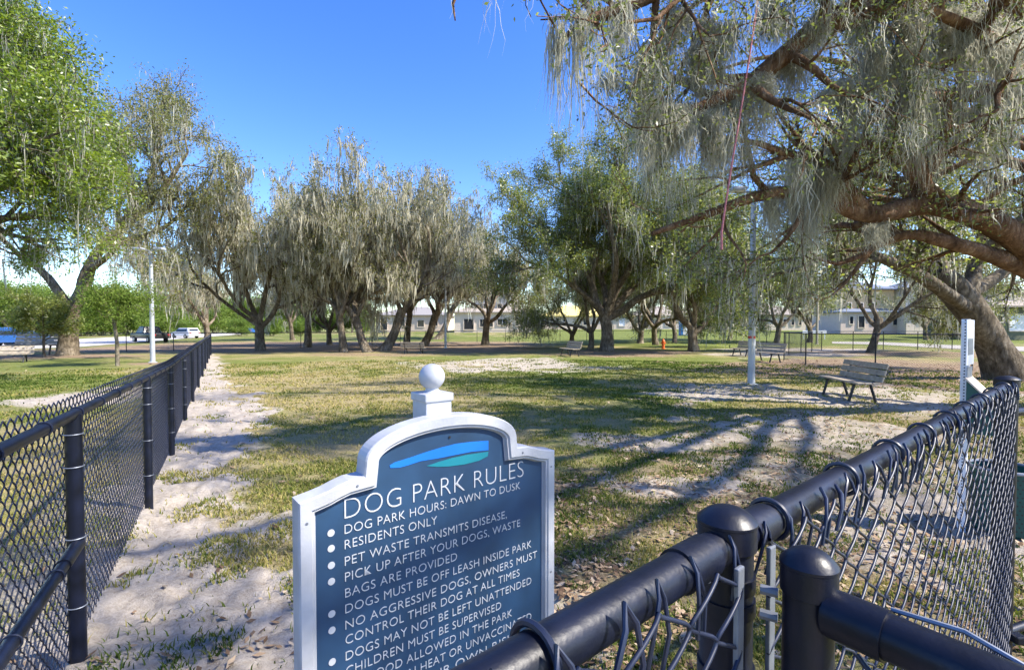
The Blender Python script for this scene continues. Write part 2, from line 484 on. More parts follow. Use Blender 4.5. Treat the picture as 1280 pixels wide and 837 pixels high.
    b = N.new("ShaderNodeBump"); b.inputs["Strength"].default_value = 0.8; b.inputs["Distance"].default_value = 0.03
    hh = math_('ADD', fine.outputs["Fac"], math_('MULTIPLY', vf.outputs["Fac"], 0.6))
    L.new(hh, b.inputs["Height"]); L.new(b.outputs[0], B.inputs["Normal"])
    o = link("ground", me); o['kind'] = 'structure'
    # the same masks, sampled again for the loose cover
    from mathutils import kdtree
    return o, (r, th, sand, litter, np.clip(green, 0, 1), Z)

ground_obj, GM = build_ground()

def gsample(x, y):
    r, th, sand, litter, green, Z = GM
    R = np.hypot(x, y); T = np.arctan2(x, y)
    i = np.clip(np.searchsorted(r, R) - 1, 0, len(r) - 2); j = np.clip(np.searchsorted(th, T) - 1, 0, len(th) - 2)
    f = (R - r[i]) / (r[i + 1] - r[i]); g = np.clip((T - th[j]) / (th[j + 1] - th[j]), 0, 1)
    def s(A): return (A[i, j] * (1 - f) + A[i + 1, j] * f) * (1 - g) + (A[i, j + 1] * (1 - f) + A[i + 1, j + 1] * f) * g
    return s(sand), s(litter), s(green), s(Z)

def build_grass():
    rng = np.random.default_rng(11)
    n = 800000
    th = rng.uniform(-0.95, 0.95, n); r = 0.9 * np.exp(rng.random(n) ** 0.9 * math.log(26 / 0.9))
    x = r * np.sin(th); y = r * np.cos(th)
    sand, lit, grn, z = gsample(x, y)
    clump = fbm(x * 3.1 + 5, y * 3.1, 3)
    p = (1 - 0.97 * np.clip(sand * 1.25, 0, 1)) * (1 - 0.55 * lit) * (0.25 + 0.9 * grn) * sst(0.3, 0.62, clump)
    p = np.maximum(p, 0.55 * sst(0.6, 0.72, fbm(x * 1.6 + 3, y * 1.6 + 9, 4)) * (sand > 0.3))
    k = rng.random(n) < p
    x, y, z, grn, r = x[k], y[k], z[k], grn[k], r[k]
    n = len(x)
    h = rng.uniform(0.018, 0.048, n) * (1 + 0.02 * r); w = 0.002 + 0.0008 * r
    a = rng.uniform(0, 2 * np.pi, n); b = rng.uniform(0, 2 * np.pi, n); ln = rng.uniform(0.2, 1.1, n) * h
    c = np.stack([x, y, z - 0.004], 1)
    sd = np.stack([np.cos(a), np.sin(a), np.zeros(n)], 1) * w[:, None]
    mid = c + np.stack([np.cos(b) * ln * 0.35, np.sin(b) * ln * 0.35, h * 0.6], 1)
    tip = c + np.stack([np.cos(b) * ln, np.sin(b) * ln, h], 1)
    V = np.stack([c - sd, c + sd, mid + sd * 0.7, tip, mid - sd * 0.7], 1)
    o = np.arange(n)[:, None] * 5
    T = np.concatenate([o + np.array([[0, 1, 2]]), o + np.array([[0, 2, 4]]), o + np.array([[4, 2, 3]])])
    v = np.clip(0.84 - 0.8 * grn + rng.normal(0, 0.17, n), 0, 1)
    o = link("grass", np_mesh("grass", V.reshape(-1, 3), T, M['grass'], np.repeat(v, 5)))
    o['kind'] = 'stuff'; o['label'] = 'short patchy grass, green and straw coloured, growing across the dog park'; o['category'] = 'grass'
    # fallen leaves
    n = 90000
    th = rng.uniform(-0.95, 0.95, n); r = 0.9 * np.exp(rng.random(n) ** 0.85 * math.log(30 / 0.9))
    x = r * np.sin(th); y = r * np.cos(th)
    sand, lit, grn, z = gsample(x, y)
    k = rng.random(n) < (0.035 + 0.85 * lit) * sst(0.3, 0.6, fbm(x * 1.7, y * 1.7 + 8, 3)) * np.where(x < fence_x(y) + 1.2, 0.4, 1)
    x, y, z, r = x[k], y[k], z[k], r[k]; n = len(x)
    s = rng.uniform(0.014, 0.032, n) * (1 + 0.05 * r)
    a = rng.uniform(0, 2 * np.pi, n)
    u = np.stack([np.cos(a), np.sin(a), rng.uniform(-0.45, 0.45, n)], 1) * s[:, None]
    v = np.stack([-np.sin(a), np.cos(a), rng.uniform(-0.5, 0.5, n)], 1) * (s * 0.45)[:, None]
    c = np.stack([x, y, z + 0.35 * s + 0.006], 1)
    V = np.stack([c - u, c + v, c + u, c - v], 1)
    Q = np.arange(4 * n).reshape(n, 4)
    o = link("leaf_litter", np_mesh("leaf_litter", V.reshape(-1, 3), Q, M['litter'], np.repeat(rng.random(n), 4)))
    o['kind'] = 'stuff'; o['label'] = 'brown fallen oak leaves scattered over the sand and grass'; o['category'] = 'leaf litter'

build_grass()

# ------------------------------------------------------------------ trees
class Tree:
    def __init__(s, seed): s.seg = []; s.tips = []; s.mossy = []; s.r = random.Random(seed); s.rng = np.random.default_rng(seed)

def rotdir(d, ang, rnd):
    p = d.orthogonal().normalized()
    p.rotate(Quaternion(d, rnd.uniform(0, 2 * math.pi)))
    return (d * math.cos(ang) + p * math.sin(ang)).normalized()

def grow(T, p, d, L, r, lvl, P):
    """one limb, its children, and the points where leaves and moss hang"""
    n = max(4, int(L / P['step']))
    if lvl >= P['levels']: n = min(n, 5)
    pts = [p.copy()]; d = d.normalized()
    trop = P['trop'][min(lvl, len(P['trop']) - 1)]
    for _ in range(n):
        w = P['wander']
        d = (d + Vector((T.r.gauss(0, w), T.r.gauss(0, w), T.r.gauss(0, w) + trop))).normalized()
        p = p + d * (L / n); pts.append(p.copy())
    taper = P.get('taper', 0.7)
    rad = [max(P['rmin'], r * (1 - taper * i / n)) for i in range(n + 1)]
    dress(T, pts, rad, lvl, P)
    return pts, rad

def dress(T, pts, rad, lvl, P, start=None):
    T.seg.append((pts, rad, lvl))
    n = len(pts) - 1
    L = sum((pts[i + 1] - pts[i]).length for i in range(n))
    if lvl >= P['levels']:
        for q in pts[1:]: T.tips.append((q, lvl))
        for q in pts[1::2]: T.mossy.append((q, lvl))
        return
    if lvl >= 1:
        for q in pts[1:]: T.mossy.append((q, lvl))
    k = P['kids'][lvl]
    k = max(2, int(round(k * (L / P['ref'][lvl])))) if P.get('ref') else k
    st = P['first'][lvl] if start is None else start
    for c in range(k):
        t = st + (1 - st) * (c + T.r.random()) / k
        if c == k - 1: t = 1.0
        f = t * n; i = min(int(f), n - 1); q = pts[i].lerp(pts[i + 1], f - i)
        dd = (pts[i + 1] - pts[i]).normalized()
        a = math.radians(T.r.uniform(*P['angle'])) * (0.5 if t == 1.0 else 1)
        nd = rotdir(dd, a, T.r)
        nd.z += P['lift'][min(lvl, len(P['lift']) - 1)]
        rr = rad[i] * T.r.uniform(0.45, 0.72)
        ll = P['len'][lvl] * T.r.uniform(0.65, 1.2) * (1.15 - 0.45 * t)
        grow(T, q, nd, ll, rr, lvl + 1, P)

def tubes(segs, big=12):
    Vs = []; Qs = []; o = 0
    nr = np.random.default_rng(5)
    for pts, rad, lvl in segs:
        P = np.array([tuple(p) for p in pts]); R = np.array(rad)
        mx = R.max(); n = big if mx > 0.14 else (7 if mx > 0.05 else (4 if mx > 0.018 else 3))
        if mx > 0.14 and len(P) < 40:             # finer rings so that bark can be lumpy
            t = np.linspace(0, len(P) - 1, (len(P) - 1) * 4 + 1); i = np.minimum(t.astype(int), len(P) - 2); f = (t - i)[:, None]
            P0 = P[np.maximum(i - 1, 0)]; P1 = P[i]; P2 = P[i + 1]; P3 = P[np.minimum(i + 2, len(P) - 1)]
            R = R[i] * (1 - f[:, 0]) + R[i + 1] * f[:, 0]
            P = 0.5 * (2 * P1 + (P2 - P0) * f + (2 * P0 - 5 * P1 + 4 * P2 - P3) * f ** 2 + (3 * P1 - P0 - 3 * P2 + P3) * f ** 3)
        D = np.gradient(P, axis=0); D /= np.linalg.norm(D, axis=1)[:, None] + 1e-9
        m = np.abs(D.mean(0)); ref = np.eye(3)[np.argmin(m)]
        A = np.cross(D, ref); A /= np.linalg.norm(A, axis=1)[:, None] + 1e-9
        Bv = np.cross(D, A)
        a = np.arange(n) * 2 * np.pi / n
        rr = R[:, None] * np.ones(n)
        if mx > 0.09:
            s = np.linspace(0, 1, len(P)) * len(P) * 0.5
            ph = nr.uniform(0, 50)
            rr = rr * (0.8 + 0.4 * fbm(np.cos(a)[None, :] * 1.3 + ph + s[:, None] * 0.25, np.sin(a)[None, :] * 1.3 + s[:, None] * 0.6, 3))
        ring = P[:, None, :] + A[:, None, :] * (np.cos(a)[None, :] * rr)[..., None] + Bv[:, None, :] * (np.sin(a)[None, :] * rr)[..., None]
        k = len(P)
        i, j = np.meshgrid(np.arange(k - 1), np.arange(n), indexing='ij'); j2 = (j + 1) % n
        Qs.append((np.stack([i * n + j, i * n + j2, (i + 1) * n + j2, (i + 1) * n + j], -1).reshape(-1, 4)) + o)
        Vs.append(ring.reshape(-1, 3)); o += k * n
    return np.concatenate(Vs), np.concatenate(Qs)

def leaf_mesh(name, pts, per, spread, size, mat, rng, aspect=0.42, clump=0.5, flat=0.8):
    A = np.array([tuple(p) for p in pts]); nA = len(A)
    idx = np.repeat(np.arange(nA), per); n = len(idx)
    C = A[idx] + rng.normal(0, 1, (n, 3)) * np.array([spread, spread, spread * flat])
    u = rng.normal(0, 1, (n, 3)); u[:, 2] *= 0.7; u /= np.linalg.norm(u, axis=1)[:, None]
    w = rng.normal(0, 1, (n, 3)); w[:, 2] += 0.6
    v = np.cross(u, w); v /= np.linalg.norm(v, axis=1)[:, None] + 1e-9
    s = (size * rng.uniform(0.65, 1.3, n))[:, None]
    V = np.stack([C - u * s * 0.5, C + v * s * 0.5 * aspect + u * s * 0.08, C + u * s * 0.5, C - v * s * 0.5 * aspect + u * s * 0.08], 1)
    cv = rng.random(nA)
    val = np.clip(clump * cv[idx] + (1 - clump) * rng.random(n), 0, 1)
    return np_mesh(name, V.reshape(-1, 3), np.arange(4 * n).reshape(n, 4), mat, np.repeat(val, 4))

def moss_mesh(name, pts, per, length, width, spread, mat, rng, seg=5, wig=0.02, keep=1.0, patch=True):
    A = np.array([tuple(p) for p in pts])
    A = A[rng.random(len(A)) < keep]; nA = len(A)
    Lb = length * np.exp(rng.normal(-0.15, 0.55, nA))
    nb = np.maximum(1, rng.poisson(per, nA)) if per < 1000 else per
    idx = np.repeat(np.arange(nA), nb); n = len(idx)
    C = A[idx] + rng.normal(0, 1, (n, 3)) * np.array([spread, spread, spread * 0.3])
    Ls = np.minimum(Lb[idx] * rng.uniform(0.35, 1.15, n), length * 3)
    t = np.linspace(0, 1, seg + 1)
    ph = rng.uniform(0, 2 * np.pi, n)
    drift = rng.normal(0, 0.09, (n, 2))
    P = np.empty((n, seg + 1, 3))
    pull = (A[idx] - C)[:, :2] * rng.uniform(0.1, 0.8, n)[:, None]   # strands gather towards the tip
    wob = np.cumsum(rng.normal(0, wig, (n, seg + 1, 2)), 1)
    for a in range(2):
        P[:, :, a] = C[:, a, None] + drift[:, a, None] * Ls[:, None] * t + pull[:, a, None] * t + wob[:, :, a]
    P[:, :, 2] = C[:, 2, None] - Ls[:, None] * t
    wprof = np.interp(t, [0, 0.25, 0.6, 1], [0.55, 1.0, 0.8, 0.12]) * width
    side = np.stack([np.cos(ph), np.sin(ph), np.zeros(n)], 1)
    ww = wprof[None, :] * rng.uniform(0.5, 1.4, (n, 1))
    V = np.stack([P - side[:, None, :] * ww[..., None] * 0.5, P + side[:, None, :] * ww[..., None] * 0.5], 2)   # n, seg+1, 2, 3
    i, j = np.meshgrid(np.arange(n), np.arange(seg), indexing='ij')
    b = i * (seg + 1) * 2 + j * 2
    Q = np.stack([b, b + 1, b + 3, b + 2], -1).reshape(-1, 4)
    val = np.clip(0.45 * rng.random(nA)[idx] + 0.55 * rng.random(n), 0, 1)
    return np_mesh(name, V.reshape(-1, 3), Q, mat, np.repeat(val, (seg + 1) * 2))

def plant(root, T, bark, leaf=None, moss=None, big=12):
    V, Q = tubes(T.seg, big)
    link("trunk", np_mesh("trunk", V, Q, bark, None, True), root)
    if leaf:
        per, spread, size, mat = leaf
        link("crown", leaf_mesh("crown", [p for p, l in T.tips], per, spread, size, mat, T.rng), root)
    if moss:
        link("hanging_moss", moss_mesh("hanging_moss", [p for p, l in T.mossy], rng=T.rng, **moss), root)
    return root

def trunk_path(T, pts, rad, lvl, P, start=0.35):
    pts = [Vector(p) for p in pts]
    dress(T, pts, rad, lvl, P, start)

OAK = dict(step=0.7, levels=3, wander=0.16, trop=[0.05, 0.03, 0.0, -0.02], taper=0.72, rmin=0.012, kids=[5, 5, 5], first=[0.35, 0.25, 0.2],
           angle=(28, 62), lift=[0.25, 0.1, 0.05], len=[4.2, 2.2, 1.1])

def upright_oak(seed, h, limbs, spread_ang, r=0.26, lean=(0, 0), P=OAK):
    """short trunk, limbs that fan up like a vase"""
    T = Tree(seed)
    fork = T.r.uniform(1.6, 2.6)
    base = Vector((0, 0, -0.25)); top = Vector((lean[0] * fork, lean[1] * fork, fork))
    mid = base.lerp(top, 0.5) + Vector((T.r.gauss(0, 0.08), T.r.gauss(0, 0.08), 0))
    T.seg.append(([base, base.lerp(mid, 0.35), mid, top, top + (top - mid) * 0.25], [r * 1.75, r * 1.2, r, r * 0.95, r * 0.6], 0))
    a0 = T.r.uniform(0, 6.28)
    for k in range(limbs):
        a = a0 + 2 * math.pi * k / limbs + T.r.uniform(-0.4, 0.4)
        s = math.radians(T.r.uniform(*spread_ang))
        d = Vector((math.cos(a) * math.sin(s) + lean[0] * 0.6, math.sin(a) * math.sin(s) + lean[1] * 0.6, math.cos(s)))
        grow(T, top - Vector((0, 0, T.r.uniform(0, 0.5))), d, (h - fork) * T.r.uniform(0.62, 0.8), r * T.r.uniform(0.5, 0.7), 0, P)
    return T

def kinds():
    K = {}
    MOSSP = dict(OAK, kids=[7, 5, 4], len=[3.6, 2.2, 1.2], lift=[0.3, 0.2, 0.1], trop=[0.05, 0.06, 0.05, 0.03], angle=(26, 66), first=[0.2, 0.2, 0.2], wander=0.19)
    def mossy(name, seed, h, limbs, ang, r, lean):
        T = upright_oak(seed, h, limbs, ang, r, lean, MOSSP)
        root = thing(name, 'moss draped oak', 'oak tree', (0, 0, 0))
        plant(root, T, M['bark'], (4, 0.2, 0.16, M['leaf_olive']), dict(per=4.0, length=0.7, width=0.065, spread=0.13, mat=M['moss_pale'], seg=4, wig=0.035))
        return root
    K['mossy'] = [mossy('moss_draped_oak', 21, 12.4, 5, (12, 46), 0.27, (0.05, 0)), mossy('moss_draped_oak', 22, 12.0, 5, (10, 48), 0.25, (-0.12, 0.05)),
                  mossy('moss_draped_oak', 23, 13.4, 5, (12, 42), 0.3, (0.5, 0.0))]
    SPR = dict(OAK, kids=[7, 6, 5], len=[3.9, 2.2, 1.1], trop=[0.02, 0.02, 0.01, -0.02], lift=[0.25, 0.15, 0.05])
    def green(name, seed, h, limbs, ang, r, lean, mat, moss_n):
        T = upright_oak(seed, h, limbs, ang, r, lean, SPR)
        root = thing(name, 'green oak', 'oak tree', (0, 0, 0))
        plant(root, T, M['bark'], (12, 0.22, 0.16, mat), dict(per=moss_n, length=0.8, width=0.07, spread=0.12, mat=M['moss'], seg=4, wig=0.03, keep=0.6))
        return root
    K['green'] = [green('spreading_oak', 31, 11.5, 5, (28, 62), 0.3, (0.1, 0), M['leaf_oak'], 1.2), green('spreading_oak', 32, 10.5, 4, (24, 55), 0.26, (-0.1, 0.1), M['leaf_oak'], 1.8),
                  green('spreading_oak', 33, 11.0, 5, (25, 66), 0.24, (0.2, -0.1), M['leaf_olive'], 2.4)]
    # low twisted oak with little foliage
    TW = dict(OAK, kids=[5, 4, 4], wander=0.26, len=[3.2, 1.8, 0.9])
    T = upright_oak(41, 8.5, 5, (35, 68), 0.26, (0.1, 0), TW)
    root = thing('low_spreading_oak', 'low twisted oak', 'oak tree', (0, 0, 0))
    plant(root, T, M['bark'], (4, 0.3, 0.2, M['leaf_olive']), dict(per=1.5, length=0.9, width=0.09, spread=0.12, mat=M['moss_pale'], seg=4, wig=0.03, keep=0.7))
    K['twisted'] = [root]
    # background broadleaf tree
    FAR = dict(OAK, levels=2, kids=[6, 5], len=[3.4, 1.8], wander=0.14)
    K['far'] = []
    for sd in (51, 52):
        T = upright_oak(sd, 9.0, 5, (15, 50), 0.2, (0, 0), FAR)
        root = thing('background_tree', 'background tree', 'tree', (0, 0, 0))
        plant(root, T, M['bark'], (26, 0.65, 0.36, M['leaf_far']), None, 8)
        K['far'].append(root)
    # bushes
    BU = dict(OAK, step=0.3, levels=2, kids=[5, 4], len=[0.9, 0.5], rmin=0.008, first=[0.15, 0.15])
    T = Tree(61)
    for k in range(9):
        a = k * 0.7
        grow(T, Vector((math.cos(a) * 0.12, math.sin(a) * 0.12, -0.05)), Vector((math.cos(a) * 0.5, math.sin(a) * 0.5, 1)), 1.5 * T.r.uniform(0.7, 1.1), 0.025, 0, BU)
    root = thing('leafy_bush', 'leafy bush', 'bush', (0, 0, 0))
    plant(root, T, M['bark'], (14, 0.16, 0.13, M['leaf_far']), None)
    K['bush'] = [root]
    return K

KIND = kinds()
_used = set()
def put(kind, i, px, py, label, rz=0.0, sc=1.0, group=None, loc=None):
    src = KIND[kind][i]
    p = loc if loc is not None else ground(px, py)
    if (kind, i) not in _used:
        _used.add((kind, i)); o = src
        o.location = p; o.rotation_euler = (0, 0, rz); o.scale = (sc,) * 3; o['label'] = label
        if group: o['group'] = group
    else:
        o = copy_tree(src, p, rz, sc, label, group)
    return o

# ------------------------------------------------------------------ the particular trees of the photograph
def finish(T, name, label, cat, base, bark, leaf, moss, group=None, big=14):
    root = thing(name, label, cat, base, 0, group)
    V, Q = tubes(T.seg, big)
    b = np.array(tuple(base))
    link("trunk", np_mesh("trunk", V - b, Q, bark, None, True), root)
    if leaf:
        per, spread, size, mat = leaf
        me = leaf_mesh("crown", [p - Vector(base) for p, l in T.tips], per, spread, size, mat, T.rng); link("crown", me, root)
    if moss:
        link("hanging_moss", moss_mesh("hanging_moss", [p - Vector(base) for p, l in T.mossy], rng=T.rng, **moss), root)
    return root

def lin(a, b, n): return [a + (b - a) * i / (n - 1) for i in range(n)]

# -- the near oak whose limbs reach in from the right
def near_oak():
    T = Tree(101)
    P = dict(OAK, step=0.45, levels=3, kids=[6, 5, 4], ref=[6.0, 2.4, 1.1], first=[0.25, 0.2, 0.15], len=[1.9, 1.1, 0.5], rmin=0.006, wander=0.2,
             trop=[0.03, 0.02, 0.0, -0.03], angle=(30, 70), lift=[0.3, 0.1, 0.0])
    base = Vector((13.4, 10.2, 0.0))
    V = Vector
    crotch = V((12.2, 9.8, 2.9))
    T.seg.append(([base + V((0.1, 0, -0.4)), base + V((0, 0, 0.3)), V((13.0, 10.1, 1.6)), crotch, V((11.7, 9.7, 3.6))], [1.0, 0.72, 0.55, 0.5, 0.4], 0))
    def limb(px, r0, r1, pre=True, start=0.2, dressit=True, PP=P):
        pts = [at(*q) for q in px]
        if pre: pts = [crotch] + pts
        rad = lin(r0, r1, len(pts))
        if dressit: dress(T, pts, rad, 0, PP, start)
        else: T.seg.append((pts, rad, 0))
        return pts
    L = [
        ([(1320, 345, 9.6), (1275, 302, 9.3), (1235, 275, 9.1), (1195, 262, 8.9), (1165, 256, 8.8), (1135, 259, 8.7), (1095, 268, 8.6), (1062, 262, 8.6), (1030, 244, 8.5), (985, 240, 8.4), (940, 247, 8.3), (900, 262, 8.1), (860, 276, 8.0), (815, 292, 7.9)], 0.27, 0.035),
        ([(1320, 350, 9.9), (1275, 332, 9.6), (1225, 314, 9.3), (1180, 302, 9.1), (1145, 293, 9.0), (1110, 298, 8.9), (1080, 318, 8.8), (1045, 330, 8.7)], 0.2, 0.03),
        ([(1150, 256, 8.75), (1150, 230, 8.7), (1133, 205, 8.6), (1108, 186, 8.6), (1082, 180, 8.5), (1055, 172, 8.4), (1020, 150, 8.2)], 0.17, 0.04),
        ([(1085, 266, 8.6), (1062, 240, 8.5), (1045, 215, 8.4), (1020, 198, 8.3), (985, 194, 8.2), (950, 180, 8.0), (905, 172, 7.8)], 0.13, 0.03),
        ([(1330, 180, 9.0), (1250, 125, 8.8), (1200, 119, 8.6), (1150, 126, 8.4), (1108, 142, 8.2), (1065, 165, 8.0)], 0.2, 0.03),
        ([(1290, 20, 7.9), (1200, -18, 7.6), (1120, 6, 7.3), (1062, 22, 7.1), (1030, 26, 7.0), (995, 58, 6.9), (960, 86, 6.8), (925, 112, 6.7), (880, 132, 6.6), (838, 150, 6.5), (800, 176, 6.4)], 0.24, 0.03),
        ([(1340, 90, 7.4), (1270, 70, 7.2), (1215, 36, 7.0), (1160, 10, 6.8), (1100, -30, 6.6)], 0.15, 0.03),
        ([(1200, -150, 7.6), (1040, -110, 7.0), (930, -60, 6.6), (850, -22, 6.3), (790, 6, 6.1), (740, 22, 5.9), (705, 48, 5.8), (690, 66, 5.75)], 0.16, 0.012),
        ([(1340, 240, 11.5), (1270, 205, 12.5), (1190, 190, 13.2), (1110, 205, 13.8), (1030, 215, 14.2), (960, 225, 14.5)], 0.18, 0.03),
    ]
    low = []
    L.append(([(850, -70, 6.2), (720, -90, 5.8), (620, -60, 5.4), (575, -20, 5.2), (566, 6, 5.2), (569, 26, 5.2)], 0.05, 0.007))
    L += [([(1330, 210, 12), (1240, 160, 13), (1150, 110, 13.5), (1060, 80, 14), (970, 70, 14), (890, 90, 14)], 0.18, 0.03),
          ([(1330, 60, 11), (1230, 20, 12), (1130, 0, 12.5), (1020, -20, 12.5), (900, -10, 12)], 0.16, 0.03),
          ([(1340, 130, 10), (1290, 90, 10.5), (1210, 75, 11), (1120, 90, 11.2), (1050, 120, 11.2), (980, 140, 11)], 0.14, 0.03)]
    for i, (px, r0, r1) in enumerate(L):
        k0 = len(T.mossy)
        limb(px, r0, r1, pre=(i not in (2, 3, 9)), start=(0.03 if i in (2, 3) else 0.22), dressit=(i != 9))
        if i in (0, 1, 8):
            low += T.mossy[k0:]; T.mossy = T.mossy[:k0]
    # limbs over the lawn and over the gate, above the picture
    up = [
        [V((10.5, 8.5, 6.0)), V((8.5, 7.2, 7.6)), V((6.0, 6.0, 8.4)), V((3.6, 5.0, 8.9)), V((1.4, 3.6, 9.0)), V((-0.4, 2.6, 8.8))],
        [V((11.0, 8.0, 6.2)), V((9.5, 5.5, 7.8)), V((7.8, 3.2, 8.6)), V((5.8, 1.2, 9.0)), V((4.2, -0.5, 8.9))],
        [V((10.8, 10.0, 6.5)), V((8.8, 10.2, 8.6)), V((6.6, 10.4, 9.9)), V((4.6, 10.2, 10.5)), V((3.0, 9.7, 10.7))],
        [V((11.6, 11.0, 6.4)), V((10.6, 12.6, 9.0)), V((9.4, 13.6, 10.6)), V((8.2, 14.2, 11.4))],
        [V((11.5, 8, 6.3)), V((10.5, 4, 8.0)), V((8.6, 1, 8.8)), V((6.8, -1.2, 9.0)), V((5.2, -2.6, 9.0))],  # unseen limb, added to shade the sign from the sun
        [V((11.2, 8, 6.3)), V((9.6, 5, 7.6)), V((7.6, 2.4, 7.9)), V((6.0, 0.4, 8.0)), V((4.6, -1.0, 8.0))],
        [V((12.4, 8.6, 6.5)), V((12.8, 6.0, 8.2)), V((12.2, 3.5, 9.2)), V((11.0, 1.0, 9.6))],
    ]
    for pts in up:
        pts = [crotch] + pts
        dress(T, pts, lin(0.15, 0.02, len(pts)), 0, dict(P, kids=[5, 4, 4]), 0.35)
    def picked(p):                          # the edge of the crown, as a direction from the gate
        x, y = 640 + F * p.x / max(p.y, 0.1), 409 - F * (p.z - EYE) / max(p.y, 0.1)
        return x, y
    def inside(p, slack=0.0):
        x, y = picked(p)
        if y < -40: return True
        e = np.interp(y, [0, 60, 150, 200, 260, 300, 330], [672, 700, 770, 790, 775, 800, 880])
        return x > e + T.r.gauss(0, 12) - slack
    T.tips = [q for q in T.tips if inside(q[0])]
    T.mossy = [q for q in T.mossy if inside(q[0])]
    T.seg = [s for s in T.seg if s[2] < 1 or (inside(s[0][-1], 25) and inside(s[0][len(s[0]) // 2], 25))]
    low = [q for q in low if inside(q[0]) and not (picked(q[0])[0] > 1110 and picked(q[0])[1] > 265)]
    root = finish(T, 'oak_tree', 'huge near oak whose thick mossy limbs arch in over the lawn from the right edge', 'oak tree', base, M['bark_red'],
                  (13, 0.15, 0.06, M['leaf_near']),
                  dict(per=9, length=0.42, width=0.0085, spread=0.045, mat=M['moss'], seg=7, wig=0.028, keep=0.5))
    link("hanging_moss", moss_mesh("hanging_moss", [p - base for p, l in low], rng=T.rng, per=1.6, length=0.24, width=0.013, spread=0.05, mat=M['moss'], seg=5, wig=0.012, keep=0.7), root)
    # long beards
    tips = []
    for px, py, Y, k in [(690, 36, 5.75, 2), (700, 40, 5.75, 7), (716, 34, 5.8, 4), (728, 26, 5.85, 5), (742, 20, 5.95, 3)]:
        for _ in range(k): tips.append(at(px + T.r.gauss(0, 4), py - 10 + T.r.gauss(0, 10), Y + T.r.gauss(0, 0.06)) - base)
    link("hanging_moss", moss_mesh("hanging_moss", tips, rng=T.rng, per=16, length=0.95, width=0.012, spread=0.025, mat=M['moss'], seg=9, wig=0.01), root)
    bm_pts = []
    for px, py, Y, k in [(800, 95, 6.4, 3), (815, 130, 6.5, 4), (835, 140, 6.5, 5), (860, 135, 6.6, 5), (885, 140, 6.6, 5), (925, 112, 6.8, 4), (905, 170, 7.8, 5),
                         (950, 100, 6.8, 4), (985, 70, 6.9, 4), (1060, 110, 7.5, 5), (1100, 60, 7.3, 5), (1125, 30, 7.3, 5), (1150, 60, 7.4, 5), (1175, 20, 7.4, 5), (1210, 30, 7.2, 6), (1240, 40, 7.2, 6), (1265, 45, 7.3, 6),
                         (1230, 125, 8.6, 5), (1180, 120, 8.6, 5), (1255, 130, 8.8, 5), (1000, 195, 8.3, 4), (1030, 215, 8.4, 4), (1010, 240, 8.5, 5), (960, 245, 8.4, 4), (1090, 268, 8.6, 3), (1050, 170, 8.4, 4), (1040, 110, 7.6, 4), (870, 60, 6.6, 4), (840, 20, 6.3, 4), (815, 60, 6.4, 4), (765, 12, 6.0, 2),
                         (900, 30, 6.7, 4), (960, 10, 6.9, 4), (1020, 20, 7.0, 4), (1080, 10, 7.2, 5)]:
        for _ in range(k):
            bm_pts.append(at(px + T.r.gauss(0, 9), py + T.r.gauss(0, 8), Y + T.r.gauss(0, 0.15)) - base)
    me = moss_mesh("hanging_moss", bm_pts, rng=T.rng, per=150, length=0.7, width=0.0085, spread=0.06, mat=M['moss'], seg=10, wig=0.026)
    link("hanging_moss", me, root)
    return root
near_oak()

# -- the leaning oak behind the corner of the fence
def leaning_oak():
    T = Tree(102)
    P = dict(OAK, step=0.6, kids=[7, 5, 5], ref=[6.0, 2.6, 1.2], len=[3.0, 1.6, 0.8], rmin=0.01, wander=0.2, angle=(30, 65), lift=[0.35, 0.1, 0])
    b = ground(1258, 474)
    Y = b.y
    pts = [b + Vector((0.25, 0, -0.5)), b + Vector((0.05, 0, 0.15)), at(1240, 430, Y), at(1214, 388, Y - 0.3), at(1188, 358, Y - 0.5), at(1166, 338, Y - 0.7)]
    T.seg.append((pts, [0.95, 0.62, 0.47, 0.44, 0.38, 0.3], 0))
    limbs = [
        ([at(1214, 388, Y - 0.3), at(1185, 368, Y - 1.2), at(1150, 345, Y - 1.8), at(1115, 328, Y - 2.2), at(1085, 318, Y - 2.5), at(1045, 318, Y - 2.8), at(1000, 335, Y - 3), at(965, 342, Y - 3.2)], 0.22, 0.04),
        ([at(1172, 342, Y - 0.7), at(1145, 320, Y - 0.6), at(1120, 300, Y - 0.6), at(1090, 285, Y - 0.8), at(1050, 262, Y - 1.2), at(1010, 250, Y - 1.5)], 0.22, 0.04),
        ([at(1210, 380, Y - 0.2), at(1216, 345, Y), at(1222, 315, Y + 0.4), at(1235, 280, Y + 0.8), at(1250, 235, Y + 1), at(1240, 190, Y + 1)], 0.25, 0.05),
        ([at(1180, 350, Y - 0.6), at(1172, 318, Y + 0.2), at(1160, 290, Y + 0.8), at(1150, 250, Y + 1.2), at(1140, 205, Y + 1.5), at(1110, 160, Y + 1.5)], 0.22, 0.05),
        ([at(1205, 370, Y), at(1240, 350, Y + 1), at(1280, 320, Y + 2), at(1320, 280, Y + 2.5), at(1350, 230, Y + 3)], 0.24, 0.05),
        ([at(1225, 320, Y), at(1260, 290, Y - 1), at(1300, 250, Y - 1.5), at(1340, 200, Y - 2)], 0.22, 0.05),
    ]
    for p, a, c in limbs: dress(T, p, lin(a, c, len(p)), 0, P, 0.3)
    return finish(T, 'oak_tree', 'thick leaning oak with a flared grey trunk behind the pet waste station', 'oak tree', b, M['bark'],
                  (7, 0.2, 0.12, M['leaf_oak']), dict(per=2.4, length=0.5, width=0.03, spread=0.08, mat=M['moss'], seg=5, wig=0.02, keep=0.6), None, 18)
leaning_oak()

